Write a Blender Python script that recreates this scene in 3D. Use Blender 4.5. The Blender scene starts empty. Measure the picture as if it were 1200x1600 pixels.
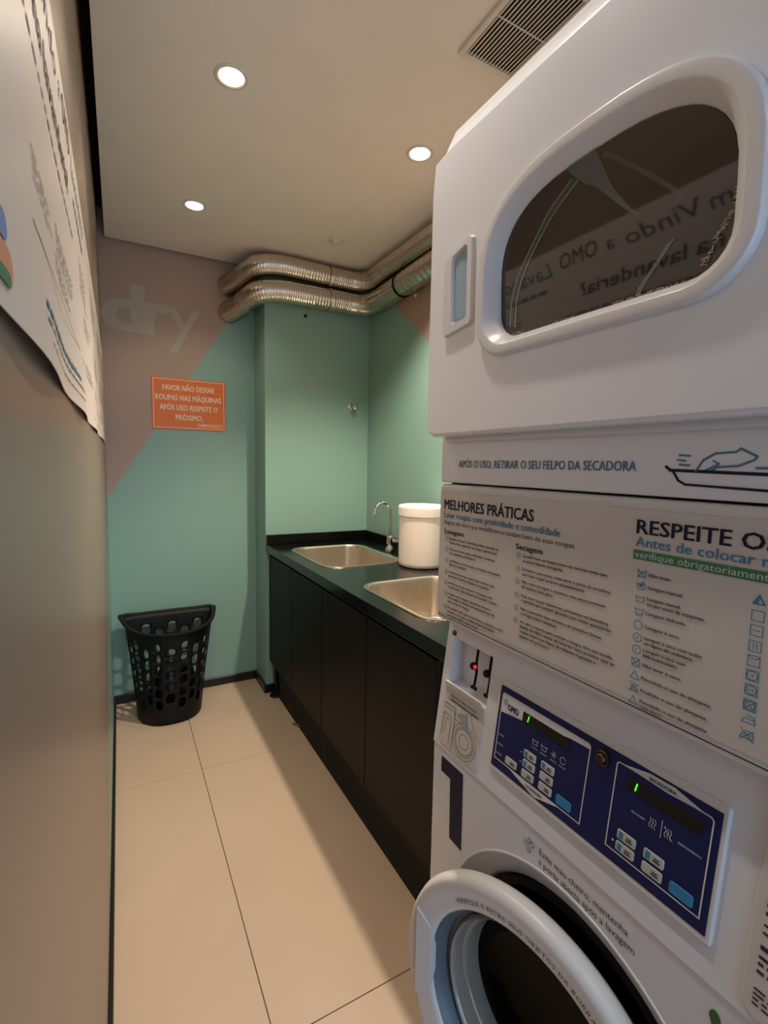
import bpy, bmesh, math, random
from mathutils import Vector, Matrix
random.seed(7)
scene = bpy.context.scene
COL = scene.collection
PI = math.pi

# ------------------------------------------------------------------ camera
yaw, pitch, roll = math.radians(28.58), math.radians(5.5), math.radians(1.09)
cam_data = bpy.data.cameras.new('camera')
cam_data.sensor_fit = 'HORIZONTAL'; cam_data.sensor_width = 36.0
cam_data.lens = 760.0 / 1200.0 * 36.0
cam_data.clip_start = 0.005; cam_data.clip_end = 50
cam = bpy.data.objects.new('camera', cam_data); COL.objects.link(cam)
def cam_axes():
    cy, sy = math.cos(-yaw), math.sin(-yaw); cp, sp = math.cos(pitch), math.sin(pitch); cr, sr = math.cos(roll), math.sin(roll)
    Y = Matrix(((cy, 0, sy), (0, 1, 0), (-sy, 0, cy)))
    P = Matrix(((1, 0, 0), (0, cp, -sp), (0, sp, cp)))
    Q = Matrix(((cr, -sr, 0), (sr, cr, 0), (0, 0, 1)))
    A = Matrix(((1, 0, 0), (0, 0, -1), (0, 1, 0)))
    return (Q @ P @ Y @ A).transposed()
R3 = cam_axes()
right, down, fwd = R3.col[0], R3.col[1], R3.col[2]
M = Matrix((right, -down, -fwd)).transposed().to_4x4()
M.translation = Vector((0, 0, 1.35))
cam.matrix_world = M
scene.camera = cam

# ------------------------------------------------------------------ world, exposure
world = bpy.data.worlds.new('world'); scene.world = world; world.use_nodes = True
bg = world.node_tree.nodes['Background']
bg.inputs[0].default_value = (0.42, 0.68, 1.0, 1); bg.inputs[1].default_value = 4.6  # bluish background acts as cool fill through the added near doorway
scene.view_settings.view_transform = 'Standard'
scene.view_settings.look = 'None'
scene.view_settings.gamma = 1.0
scene.view_settings.use_curve_mapping = False
scene.view_settings.exposure = 0.0
LAMP_W = 30.0
LAMP_COL = (1.0, 0.88, 0.74)

# ------------------------------------------------------------------ helpers
def lin(c):
    out = []
    for v in c:
        v /= 255.0
        out.append(v / 12.92 if v <= 0.04045 else ((v + 0.055) / 1.055) ** 2.4)
    return (out[0], out[1], out[2], 1)
MATS = {}
def mat(name, col, rough=0.5, metal=0.0, emit=None, es=0.0, noise=0.0, nscale=8.0, bump=0.0, bscale=200.0, spec=0.5, coat=0.0, alpha=1.0):
    if name in MATS: return MATS[name]
    m = bpy.data.materials.new(name); m.use_nodes = True
    nt = m.node_tree; b = nt.nodes['Principled BSDF']
    c = lin(col)
    b.inputs['Base Color'].default_value = c
    b.inputs['Roughness'].default_value = rough
    b.inputs['Metallic'].default_value = metal
    b.inputs['Specular IOR Level'].default_value = spec
    b.inputs['Coat Weight'].default_value = coat
    b.inputs['Alpha'].default_value = alpha
    if emit:
        b.inputs['Emission Color'].default_value = lin(emit); b.inputs['Emission Strength'].default_value = es
    tc = nt.nodes.new('ShaderNodeTexCoord')
    if noise > 0:
        n = nt.nodes.new('ShaderNodeTexNoise'); n.inputs['Scale'].default_value = nscale; n.inputs['Detail'].default_value = 6
        mp = nt.nodes.new('ShaderNodeMapRange'); mp.inputs[1].default_value = 0.3; mp.inputs[2].default_value = 0.7
        mp.inputs[3].default_value = 1 - noise; mp.inputs[4].default_value = 1 + noise
        mx = nt.nodes.new('ShaderNodeMix'); mx.data_type = 'RGBA'; mx.blend_type = 'MULTIPLY'; mx.inputs[0].default_value = 1
        mx.inputs[6].default_value = c
        nt.links.new(tc.outputs['Object'], n.inputs['Vector']); nt.links.new(n.outputs[0], mp.inputs[0])
        nt.links.new(mp.outputs[0], mx.inputs[7]); nt.links.new(mx.outputs[2], b.inputs['Base Color'])
    if bump > 0:
        n2 = nt.nodes.new('ShaderNodeTexNoise'); n2.inputs['Scale'].default_value = bscale; n2.inputs['Detail'].default_value = 3
        bp = nt.nodes.new('ShaderNodeBump'); bp.inputs['Strength'].default_value = bump; bp.inputs['Distance'].default_value = 0.001
        nt.links.new(tc.outputs['Object'], n2.inputs['Vector']); nt.links.new(n2.outputs[0], bp.inputs['Height']); nt.links.new(bp.outputs[0], b.inputs['Normal'])
    MATS[name] = m
    return m
def two_tone(name, colA, colB, nx, ny, nz, d, rough=0.45, bump=0.15):
    """paint colour A where nx*x+ny*y+nz*z > d, otherwise B (a painted edge on the wall)"""
    m = mat(name, colA, rough, noise=0.0, bump=bump, bscale=160)
    nt = m.node_tree; b = nt.nodes['Principled BSDF']
    tc = nt.nodes.new('ShaderNodeTexCoord')
    dt = nt.nodes.new('ShaderNodeVectorMath'); dt.operation = 'DOT_PRODUCT'; dt.inputs[1].default_value = (nx, ny, nz)
    gt = nt.nodes.new('ShaderNodeMath'); gt.operation = 'GREATER_THAN'; gt.inputs[1].default_value = d
    mx = nt.nodes.new('ShaderNodeMix'); mx.data_type = 'RGBA'
    mx.inputs[6].default_value = lin(colB); mx.inputs[7].default_value = lin(colA)
    nt.links.new(tc.outputs['Object'], dt.inputs[0]); nt.links.new(dt.outputs['Value'], gt.inputs[0])
    nt.links.new(gt.outputs[0], mx.inputs[0]); nt.links.new(mx.outputs[2], b.inputs['Base Color'])
    return m

def obj(name, bm, m, parent=None, smooth=False, auto=None):
    me = bpy.data.meshes.new(name)
    bmesh.ops.recalc_face_normals(bm, faces=bm.faces[:])
    bm.to_mesh(me); bm.free()
    o = bpy.data.objects.new(name, me); COL.objects.link(o)
    for mm in (m if isinstance(m, (list, tuple)) else [m]): me.materials.append(mm)
    if smooth:
        for p in me.polygons: p.use_smooth = True
        if auto is not None:
            me.set_sharp_from_angle(angle=math.radians(auto))
            wn = o.modifiers.new('weighted_normals', 'WEIGHTED_NORMAL'); wn.keep_sharp = True; wn.weight = 100
    if parent is not None: put(o, parent)
    return o
def put(o, parent):
    o.parent = parent
    o.matrix_parent_inverse = Matrix.Translation(parent.location).inverted() if parent.type == 'EMPTY' and parent.parent is None else Matrix.Identity(4)
    if parent.parent is not None: o.matrix_parent_inverse = Matrix.Identity(4)
def thing(name, label, cat, loc=(0, 0, 0), group=None):
    o = bpy.data.objects.new(name, None); o.empty_display_size = 0.05; COL.objects.link(o); o.location = loc
    return tag(o, label, cat, group)
def tag(o, label=None, cat=None, group=None, kind=None):
    if label: o['label'] = label
    if cat: o['category'] = cat
    if group: o['group'] = group
    if kind: o['kind'] = kind
    return o
def box(bm, x0, x1, y0, y1, z0, z1, bev=0.0, seg=2):
    t = bmesh.new()
    bmesh.ops.create_cube(t, size=1)
    for v in t.verts:
        v.co = Vector(((x0 + x1) / 2 + v.co.x * (x1 - x0), (y0 + y1) / 2 + v.co.y * (y1 - y0), (z0 + z1) / 2 + v.co.z * (z1 - z0)))
    if bev > 0: bmesh.ops.bevel(t, geom=t.edges[:], offset=bev, segments=seg, affect='EDGES', profile=0.5)
    merge(bm, t); return bm
def merge(bm, t):
    mp = {}
    for v in t.verts: mp[v] = bm.verts.new(v.co)
    for f in t.faces:
        try: bm.faces.new([mp[v] for v in f.verts])
        except ValueError: pass
    t.free()
def loft(bm, loops, closed=True, cap0=False, cap1=False):
    vs = [[bm.verts.new(p) for p in L] for L in loops]
    n = len(vs[0])
    for a, b in zip(vs, vs[1:]):
        for i in range(n if closed else n - 1):
            j = (i + 1) % n
            bm.faces.new((a[i], a[j], b[j], b[i]))
    if cap0: bm.faces.new(vs[0][::-1])
    if cap1: bm.faces.new(vs[-1])
    return vs
def circle(c, r, u, v, n=32, a0=0.0):
    return [Vector(c) + Vector(u) * r * math.cos(a0 + 2 * PI * i / n) + Vector(v) * r * math.sin(a0 + 2 * PI * i / n) for i in range(n)]
def cyl(bm, c0, c1, r0, r1=None, n=24, caps=True):
    r1 = r0 if r1 is None else r1
    d = (Vector(c1) - Vector(c0)).normalized()
    u = d.orthogonal().normalized(); v = d.cross(u)
    loft(bm, [circle(c0, r0, u, v, n), circle(c1, r1, u, v, n)], True, caps, caps)
def lathe(bm, prof, c, axis, n=48, cap0=False, cap1=False):
    """prof: list of (radius, height along axis)"""
    ax = Vector(axis).normalized(); u = ax.orthogonal().normalized(); v = ax.cross(u)
    loft(bm, [circle(Vector(c) + ax * hh, max(r, 1e-5), u, v, n) for r, hh in prof], True, cap0, cap1)
def catmull(P, per=10):
    P = [Vector(p) for p in P]; out = []
    Q = [P[0] * 2 - P[1]] + P + [P[-1] * 2 - P[-2]]
    for i in range(1, len(Q) - 2):
        p0, p1, p2, p3 = Q[i - 1:i + 3]
        for k in range(per):
            t = k / per
            out.append(0.5 * ((2 * p1) + (p2 - p0) * t + (2 * p0 - 5 * p1 + 4 * p2 - p3) * t * t + (3 * p1 - p0 - 3 * p2 + p3) * t ** 3))
    out.append(P[-1]); return out
def tube(bm, path, rad, n=12, caps=True):
    path = [Vector(p) for p in path]
    T = [(path[min(i + 1, len(path) - 1)] - path[max(i - 1, 0)]).normalized() for i in range(len(path))]
    u = T[0].orthogonal().normalized(); loops = []
    for i, p in enumerate(path):
        u = (u - T[i] * u.dot(T[i])).normalized(); v = T[i].cross(u)
        r = rad(i) if callable(rad) else rad
        loops.append(circle(p, r, u, v, n))
    loft(bm, loops, True, caps, caps)
def rrect(hx, hy, r, n=8):
    """rounded rectangle outline (counter-clockwise), 4*(n+1) points; r may be 4 radii for (+,+) (-,+) (-,-) (+,-)"""
    rs = r if isinstance(r, (list, tuple)) else [r] * 4
    pts = []
    for q, (sx, sy) in enumerate(((1, 1), (-1, 1), (-1, -1), (1, -1))):
        rr = rs[q]
        for k in range(n + 1):
            a = q * PI / 2 + k / n * PI / 2
            pts.append((sx * (hx - rr) + rr * math.cos(a), sy * (hy - rr) + rr * math.sin(a)))
    return pts
def rect_ring(inner, x0, x1, y0, y1):
    """points on the rectangle border matching each inner point radially (corners included)"""
    cx = sum(p[0] for p in inner) / len(inner); cy = sum(p[1] for p in inner) / len(inner)
    out = []
    for p in inner:
        dx, dy = p[0] - cx, p[1] - cy
        t = 1e9
        if dx > 1e-9: t = min(t, (x1 - cx) / dx)
        if dx < -1e-9: t = min(t, (x0 - cx) / dx)
        if dy > 1e-9: t = min(t, (y1 - cy) / dy)
        if dy < -1e-9: t = min(t, (y0 - cy) / dy)
        out.append([cx + dx * t, cy + dy * t])
    for X, Y in ((x0, y0), (x0, y1), (x1, y0), (x1, y1)):
        k = min(range(len(out)), key=lambda i: (out[i][0] - X) ** 2 + (out[i][1] - Y) ** 2); out[k] = [X, Y]
    return [tuple(p) for p in out]

# planes for flat print ------------------------------------------------
class Plane:
    def __init__(s, o, u, v): s.o = Vector(o); s.u = Vector(u).normalized(); s.v = Vector(v).normalized(); s.n = s.u.cross(s.v)
    def at(s, a, b, off=0.0): return s.o + s.u * a + s.v * b + s.n * off
def font_mesh(txt, bold=0.0, shear=0.0):
    cu = bpy.data.curves.new('t', 'FONT'); cu.body = txt; cu.size = 1.0; cu.shear = shear; cu.resolution_u = 2
    o = bpy.data.objects.new('t', cu); COL.objects.link(o)
    dg = bpy.context.evaluated_depsgraph_get()
    me = bpy.data.meshes.new_from_object(o.evaluated_get(dg))
    vs = [(v.co.x, v.co.y) for v in me.vertices]; fs = [tuple(p.vertices) for p in me.polygons]
    bpy.data.objects.remove(o); bpy.data.curves.remove(cu); bpy.data.meshes.remove(me)
    return vs, fs
class Print:
    """collects flat lettering and line marks of one colour on one plane"""
    def __init__(s, pl, off=0.0006, surf=None): s.bm = bmesh.new(); s.pl = pl; s.off = off; s.surf = surf; s.done = []; s.k = 0; s.lift = 0.0
    def new(s):
        if len(s.bm.verts): s.done.append(s.bm); s.bm = bmesh.new()
        return s
    def P(s, a, b):
        if s.surf: return s.surf(a, b) + s.pl.n * s.lift
        return s.pl.at(a, b, s.off + s.lift)
    def face(s, pts):
        s.k = (s.k + 1) % 6; s.lift = s.k * 0.00004
        vs = [s.bm.verts.new(s.P(*p)) for p in pts]; s.lift = 0.0
        try: s.bm.faces.new(vs)
        except ValueError: pass
    def text(s, txt, a, b, h, w=None, bold=0.0, align='L', shear=0.0):
        """baseline-left at (a,b), cap height h, total width w when given"""
        vs, fs = font_mesh(txt, bold, shear)
        if not vs: return
        x0 = min(v[0] for v in vs); x1 = max(v[0] for v in vs)
        ky = h / 0.72; kx = (w / (x1 - x0)) if w else ky
        W = (x1 - x0) * kx
        if align == 'C': a -= W / 2
        if align == 'R': a -= W
        for dx, dy in (((0, 0),) if bold <= 0 else ((-bold, -bold * .5), (bold, -bold * .5), (-bold, bold * .5), (bold, bold * .5))):
            s.lift += 0.00010
            bv = [s.bm.verts.new(s.P(a + (v[0] - x0 + dx) * kx, b + (v[1] + dy) * ky)) for v in vs]
            for f in fs:
                try: s.bm.faces.new([bv[i] for i in f])
                except ValueError: pass
        s.lift = 0.0
    def line(s, pts, w, closed=False):
        pts = [Vector(p) for p in pts]
        if closed: pts = pts + [pts[0]]
        for p, q in zip(pts, pts[1:]):
            d = q - p
            if d.length < 1e-7: continue
            d.normalize(); nn = Vector((-d.y, d.x)) * w / 2; e = d * w * 0.35
            s.face([p - e - nn, q + e - nn, q + e + nn, p - e + nn])
    def rect(s, a0, a1, b0, b1): s.face([(a0, b0), (a1, b0), (a1, b1), (a0, b1)])
    def rrect(s, a0, a1, b0, b1, r):
        s.face([((a0 + a1) / 2 + x, (b0 + b1) / 2 + y) for x, y in rrect((a1 - a0) / 2, (b1 - b0) / 2, r, 5)])
    def arc(s, a, b, r, w, t0=0, t1=2 * PI, n=20, ry=None):
        ry = ry or r
        s.line([(a + r * math.cos(t0 + (t1 - t0) * i / n), b + ry * math.sin(t0 + (t1 - t0) * i / n)) for i in range(n + 1)], w)
    def disc(s, a, b, r, n=16): s.face([(a + r * math.cos(2 * PI * i / n), b + r * math.sin(2 * PI * i / n)) for i in range(n)])
    def poly(s, pts): s.face(pts)
    def build(s, name, m, parent):
        s.new()
        for b in s.done:
            me = bpy.data.meshes.new(name); b.to_mesh(me); b.free(); me.materials.append(m)
            o = bpy.data.objects.new(name, me); COL.objects.link(o); put(o, parent)
        return o

# ------------------------------------------------------------------ materials
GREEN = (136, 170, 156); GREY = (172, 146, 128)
m_ceil = mat('ceiling_paint', (238, 228, 214), 0.6, noise=0.02, bump=0.1)
m_void = mat('ceiling_void_shade', (40, 34, 30), 0.9)  # near-black colour stands in for the shade inside the ceiling void
m_far = two_tone('far_wall_paint', GREY, GREEN, -1.592, 0, 1, 1.142 + 1.592 * 0.059)
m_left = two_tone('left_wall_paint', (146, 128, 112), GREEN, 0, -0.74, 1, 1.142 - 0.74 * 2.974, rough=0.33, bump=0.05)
m_right = two_tone('right_wall_paint', GREY, GREEN, 0, -0.749, 1, 2.231 - 0.749 * 2.44)
m_green = mat('green_wall_paint', GREEN, 0.45, bump=0.15, bscale=160)
m_grey = mat('grey_wall_paint', GREY, 0.5, bump=0.1)
m_tile = mat('porcelain_tile', (203, 177, 150), 0.38, noise=0.025, nscale=5, bump=0.04, bscale=60)
m_grout = mat('grout', (112, 92, 72), 0.9)
m_black = mat('black_baseboard', (24, 20, 19), 0.35)
m_granite = mat('black_granite', (12, 13, 12), 0.18, spec=0.35, noise=0.25, nscale=260)
m_cab = mat('dark_wood_laminate', (17, 10, 8), 0.5, spec=0.2, noise=0.12, nscale=30)
m_cabin = mat('cabinet_inside', (12, 9, 8), 0.8)
m_steel = mat('brushed_steel', (226, 214, 198), 0.28, metal=1.0, noise=0.05, nscale=40)
m_chrome = mat('chrome', (220, 218, 214), 0.08, metal=1.0)
m_foil = mat('aluminium_foil', (214, 204, 190), 0.26, metal=1.0, noise=0.08, nscale=60)
m_dark = mat('dark_gap', (10, 9, 9), 0.8)
m_bplast = mat('black_plastic', (7, 7, 7), 0.55, spec=0.3)
m_bag = mat('black_bag_film', (14, 14, 15), 0.22)
m_white = mat('white_enamel', (228, 230, 238), 0.22, coat=0.2)
m_white2 = mat('white_plastic', (218, 216, 216), 0.32)
m_bucket = mat('bucket_plastic', (254, 240, 224), 0.4)
m_handle = mat('blue_grey_recess', (150, 178, 198), 0.35)
m_sticker = mat('cream_sticker', (210, 204, 200), 0.45)
m_pane = mat('dark_tinted_glass', (34, 27, 25), 0.04, spec=0.75)
m_bezel = mat('speckled_bezel', (216, 214, 216), 0.3, noise=0.04, nscale=900)
m_navy = mat('navy_print', (15, 18, 54), 0.55, spec=0.3)
m_navyp = mat('navy_panel', (15, 28, 84), 0.45, spec=0.35)
m_blue = mat('blue_print', (58, 132, 176), 0.5)
m_teal = mat('teal_print', (60, 116, 150), 0.5)
m_ink = mat('dark_ink', (48, 44, 56), 0.6)
m_gprint = mat('green_print', (62, 132, 92), 0.5)
m_wprint = mat('white_print', (214, 216, 220), 0.5)
m_key = mat('pale_key', (190, 192, 190), 0.45)
m_cyan = mat('cyan_key', (50, 132, 190), 0.4)
m_disp = mat('display_window', (22, 20, 18), 0.15)
m_lit = mat('green_segment', (90, 255, 40), 0.5, emit=(90, 255, 40), es=1.6)
m_led = mat('green_led', (90, 200, 60), 0.5, emit=(90, 220, 60), es=0.6)
m_red = mat('red_led', (255, 30, 30), 0.5, emit=(255, 30, 40), es=2.0)
m_redp = mat('dark_red_print', (110, 26, 36), 0.6)
m_orange = mat('orange_sign', (228, 116, 36), 0.4)
m_cream = mat('cream_print', (246, 222, 190), 0.5)
m_paper = mat('poster_paper', (226, 214, 204), 0.4)
m_wallword = mat('faded_wall_lettering', (176, 164, 146), 0.5)
m_gasket = mat('rubber_gasket', (9, 9, 9), 0.6, spec=0.25)
m_bowl = mat('glass_reflection_grey', (150, 142, 134), 0.12, spec=0.8)  # clear glass wall; its reflection is put into the grey base colour
m_bowl2 = mat('dark_glass', (4, 4, 5), 0.15, spec=0.06)
m_funnel = mat('blue_grey_plastic', (92, 104, 116), 0.35)
m_lamp = mat('lamp_lens', (255, 240, 214), 0.5, emit=(255, 226, 184), es=12.0)
m_trim = mat('lamp_trim', (220, 210, 196), 0.4)
m_vent = mat('vent_metal', (222, 210, 192), 0.45)
m_film = mat('film_streak', (150, 160, 160), 0.3, alpha=0.42)
m_fluff = mat('lint', (190, 170, 160), 0.9)
m_brass = mat('lock_metal', (96, 82, 66), 0.3, metal=1.0)
m_leaf = mat('leaf_print', (52, 104, 56), 0.5)

# ------------------------------------------------------------------ setting
XL, XR, YF, YC, XC, ZC = -0.060, 1.373, 2.974, 2.745, 0.726, 2.470
YN, ZT = -1.60, 2.62
def struct(name, bm, m, parent=None, **k):
    o = obj(name, bm, m, parent, **k)
    if parent is None: o['kind'] = 'structure'
    return o
bm = bmesh.new(); box(bm, XL - 0.1, XR + 0.1, YN - 0.1, YF + 0.1, -0.10, -0.004)
floor = struct('floor', bm, m_grout)
xs = [XL, 0.283, 0.883, XR]; ys = [YN, -0.155, 0.998, 2.152, YF]
for i in range(3):
    for j in range(4):
        bm = bmesh.new(); g = 0.0013
        box(bm, xs[i] + g, xs[i + 1] - g, ys[j] + g, ys[j + 1] - g, -0.0045, 0.0, 0.0007, 1)
        obj('tile', bm, m_tile, floor)
bm = bmesh.new(); box(bm, XL - 0.1, XR + 0.1, YF, YF + 0.1, 0, ZT); wall_far = struct('wall_far', bm, m_far)
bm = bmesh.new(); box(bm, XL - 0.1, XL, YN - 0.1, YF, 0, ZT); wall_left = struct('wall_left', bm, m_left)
bm = bmesh.new(); box(bm, XR, XR + 0.1, YN - 0.1, YF, 0, ZT); wall_right = struct('wall_right', bm, m_right)
bm = bmesh.new(); box(bm, XC, XR, YC, YF, 0, ZT, 0.003, 2); wall_corner = struct('wall_corner', bm, m_green)
bm = bmesh.new()
box(bm, XL, 0.02, YN - 0.1, YN, 0, ZT); box(bm, 0.92, XR, YN - 0.1, YN, 0, ZT); box(bm, 0.02, 0.92, YN - 0.1, YN, 2.1, ZT)  # unseen doorway opening, added to let the cool world light in as fill
struct('wall_near', bm, m_grey)
bm = bmesh.new(); box(bm, XL + 0.029, XR - 0.001, YN + 0.001, YF - 0.033, ZC, ZC + 0.03, 0.001, 1); ceiling = struct('ceiling', bm, m_ceil)
bm = bmesh.new(); box(bm, XL - 0.1, XR + 0.1, YN - 0.1, YF + 0.1, ZT, ZT + 0.06); struct('ceiling_slab', bm, m_void)
bm = bmesh.new(); box(bm, XL, XC - 0.012, YF - 0.012, YF, 0, 0.05, 0.002, 1); struct('baseboard_far', bm, m_black)
bm = bmesh.new(); box(bm, XL, XL + 0.010, YN, YF - 0.012, 0, 0.052, 0.002, 1); struct('baseboard_left', bm, m_black)
bm = bmesh.new(); box(bm, XC - 0.012, XC, YC - 0.012, YF, 0, 0.05, 0.002, 1); box(bm, XC, XR, YC - 0.012, YC, 0, 0.05, 0.002, 1); struct('baseboard_corner', bm, m_black)

pr = Print(Plane((0, YF, 0), (1, 0, 0), (0, 0, 1)), 0.0008)
pr.text('d', -0.048, 2.030, 0.245, 0.180, bold=0.03); pr.new().text('r', 0.150, 2.030, 0.245, 0.110, bold=0.03); pr.new().text('y', 0.258, 2.030, 0.245, 0.165, bold=0.0)
pr.build('wall_lettering', m_wallword, wall_far)

# ------------------------------------------------------------------ ceiling fittings
def downlight(x, y, label, group='recessed ceiling downlights', w=1.0):
    t = thing('recessed_downlight', label, 'ceiling light', (x, y, ZC), group)
    bm = bmesh.new(); lathe(bm, [(0.036, -0.001), (0.040, -0.004), (0.048, -0.003), (0.050, 0.0)], (x, y, ZC), (0, 0, 1), 32)
    obj('trim_ring', bm, m_trim, t, smooth=True)
    bm = bmesh.new(); lathe(bm, [(0.0001, -0.0022), (0.02, -0.0021), (0.0365, -0.0012)], (x, y, ZC), (0, 0, 1), 32); 
    obj('lens', bm, m_lamp, t, smooth=True)
    ld = bpy.data.lights.new('downlight_lamp', 'SPOT'); ld.energy = LAMP_W * w; ld.color = LAMP_COL
    ld.spot_size = math.radians(122); ld.spot_blend = 0.55; ld.shadow_soft_size = 0.03
    lo = bpy.data.objects.new('downlight_lamp', ld); COL.objects.link(lo); lo.location = (x, y, ZC - 0.012); put(lo, t)
    return t
downlight(0.322, 1.572, 'round recessed downlight in the ceiling nearest the viewer, left of the air grille', w=0.6)
downlight(0.986, 1.591, 'round recessed downlight above the counter, beside the dryer edge', w=4.3)
downlight(0.325, 2.391, 'small round recessed downlight in front of the far grey wall', w=0.36)
downlight(0.322, 0.780, 'round recessed downlight over the near end of the poster', w=0.8)
downlight(0.322, -0.700, 'round recessed downlight behind the viewer near the doorway', w=0.4)

t = thing('ceiling_sensor', 'small square ceiling sensor plate between the ducts and the downlights', 'sensor', (0.993, 2.382, ZC))
bm = bmesh.new(); box(bm, 0.953, 1.033, 2.347, 2.417, ZC - 0.003, ZC, 0.001, 1); obj('plate', bm, m_vent, t)
bm = bmesh.new(); lathe(bm, [(0.026, -0.003), (0.024, -0.014), (0.012, -0.018), (0.0, -0.018)], (0.993, 2.382, ZC), (0, 0, 1), 20); obj('sensor_dome', bm, m_vent, t, smooth=True)

t = thing('air_vent', 'beige metal air grille with thin parallel slats in the ceiling', 'air vent', (0.93, 1.03, ZC))
vx0, vx1, vy0, vy1 = 0.838, 1.030, 0.885, 1.172
bm = bmesh.new()
fw = 0.016
box(bm, vx0, vx0 + fw, vy0, vy1, ZC - 0.012, ZC, 0.002, 1); box(bm, vx1 - fw, vx1, vy0, vy1, ZC - 0.012, ZC, 0.002, 1)
box(bm, vx0 + fw, vx1 - fw, vy0, vy0 + fw, ZC - 0.012, ZC, 0.002, 1); box(bm, vx0 + fw, vx1 - fw, vy1 - fw, vy1, ZC - 0.012, ZC, 0.002, 1)
obj('frame', bm, m_vent, t)
bm = bmesh.new(); box(bm, vx0 + fw, vx1 - fw, vy0 + fw, vy1 - fw, ZC - 0.001, ZC - 0.0004); obj('opening_shade', bm, m_dark, t)  # dark sheet on the uncut ceiling stands in for shade behind the slats
ns = 15
for i in range(ns):
    x = vx0 + fw + (i + 0.5) * (vx1 - vx0 - 2 * fw) / ns
    bm = bmesh.new()
    L = [Vector((x - 0.0030, 0, ZC - 0.010)), Vector((x + 0.0022, 0, ZC - 0.0085)), Vector((x + 0.0022, 0, ZC - 0.0075)), Vector((x - 0.0030, 0, ZC - 0.009))]
    loft(bm, [[p + Vector((0, vy0 + fw, 0)) for p in L], [p + Vector((0, vy1 - fw, 0)) for p in L]], True, True, True)
    obj('slat', bm, m_vent, t)
bm = bmesh.new(); box(bm, vx0 + fw, vx1 - fw, 1.028, 1.031, ZC - 0.0105, ZC - 0.009); obj('cross_bar', bm, m_vent, t)

# ------------------------------------------------------------------ ducts
def duct(name, pts, r, label, strap=None):
    path = catmull(pts, 36)
    t = thing(name, label, 'duct', pts[0], 'flexible exhaust ducts under the ceiling')
    bm = bmesh.new(); rnd = random.Random(len(label))
    jit = [rnd.uniform(-1, 1) for _ in path]
    def rad(i): return r * (1 + 0.028 * math.sin(i * 2.1) + 0.008 * jit[i])
    tube(bm, path, rad, 28)
    obj('duct_tube', bm, m_foil, t, smooth=True)
    for k, m2 in ((strap or [])):
        i = int(k * (len(path) - 1)); d = (path[i + 1] - path[i]).normalized()
        bm = bmesh.new(); u = d.orthogonal().normalized(); v = d.cross(u); c = path[i]
        loft(bm, [circle(c - d * 0.006, r * 1.03, u, v, 28), circle(c - d * 0.006, r * 1.07, u, v, 28), circle(c + d * 0.006, r * 1.07, u, v, 28), circle(c + d * 0.006, r * 1.03, u, v, 28)])
        obj('clamp_band', bm, m2, t, smooth=True, auto=40)
    return t, path
duct('exhaust_duct', [(0.570, 2.970, 2.345), (0.62, 2.86, 2.362), (0.672, 2.700, 2.385), (0.78, 2.672, 2.403), (0.94, 2.668, 2.403), (1.13, 2.668, 2.400), (1.25, 2.655, 2.398), (1.303, 2.59, 2.400), (1.308, 2.44, 2.405), (1.308, 2.0, 2.403), (1.308, 1.4, 2.403), (1.30, 0.95, 2.40), (1.24, 0.62, 2.30), (1.20, 0.5, 2.05)], 0.056,
     'upper silver flexible duct running right under the ceiling', [(0.36, m_foil), (0.10, m_foil)])
tt, _ = duct('exhaust_duct', [(0.575, 2.970, 2.200), (0.63, 2.85, 2.225), (0.675, 2.697, 2.250), (0.79, 2.672, 2.272), (0.94, 2.668, 2.274), (1.13, 2.668, 2.276), (1.25, 2.655, 2.272), (1.303, 2.585, 2.268), (1.308, 2.44, 2.268), (1.308, 2.0, 2.278), (1.308, 1.4, 2.278), (1.28, 0.95, 2.25), (1.22, 0.75, 2.15), (1.20, 0.68, 2.0)], 0.058,
     'lower silver flexible duct hugging the green corner wall', [(0.36, m_foil), (0.655, m_dark), (0.10, m_foil)])
t = thing('duct_bracket', 'small wall bracket under the lower duct on the grey wall patch', 'bracket', (1.373, 2.16, 2.215))
bm = bmesh.new(); box(bm, 1.33, 1.373, 2.155, 2.170, 2.212, 2.216); box(bm, 1.330, 1.336, 2.155, 2.170, 2.204, 2.222); obj('bracket_arm', bm, m_steel, t)
bm = bmesh.new(); cyl(bm, (1.336, 2.1625, 2.204), (1.336, 2.1625, 2.192), 0.005, n=10); obj('bolt', bm, m_steel, t)
t = thing('wall_anchor', 'tiny screw hook on the green wall just below the lower duct', 'screw hook', (0.96, YC, 2.185))
bm = bmesh.new(); cyl(bm, (0.960, YC, 2.188), (0.960, YC - 0.012, 2.188), 0.009, n=14); obj('anchor_plug', bm, m_bplast, t)
bm = bmesh.new(); cyl(bm, (0.962, YC - 0.012, 2.187), (0.962, YC - 0.020, 2.187), 0.004, n=10); obj('screw_head', bm, m_chrome, t)
t = thing('wall_valve', 'small chrome capped pipe outlet on the green wall above the far sink', 'pipe outlet', (1.255, YC, 1.695))
bm = bmesh.new(); lathe(bm, [(0.0, 0.0), (0.021, 0.0), (0.021, 0.003), (0.013, 0.008), (0.010, 0.009)], (1.252, YC, 1.697), (0, -1, 0), 24); obj('flange', bm, m_chrome, t, smooth=True, auto=40)
bm = bmesh.new(); lathe(bm, [(0.010, 0.006), (0.010, 0.045), (0.016, 0.046), (0.017, 0.060), (0.013, 0.064), (0.0, 0.064)], (1.252, YC, 1.697), (0.12, -1, 0), 20); obj('pipe_cap', bm, m_chrome, t, smooth=True, auto=40)

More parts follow.
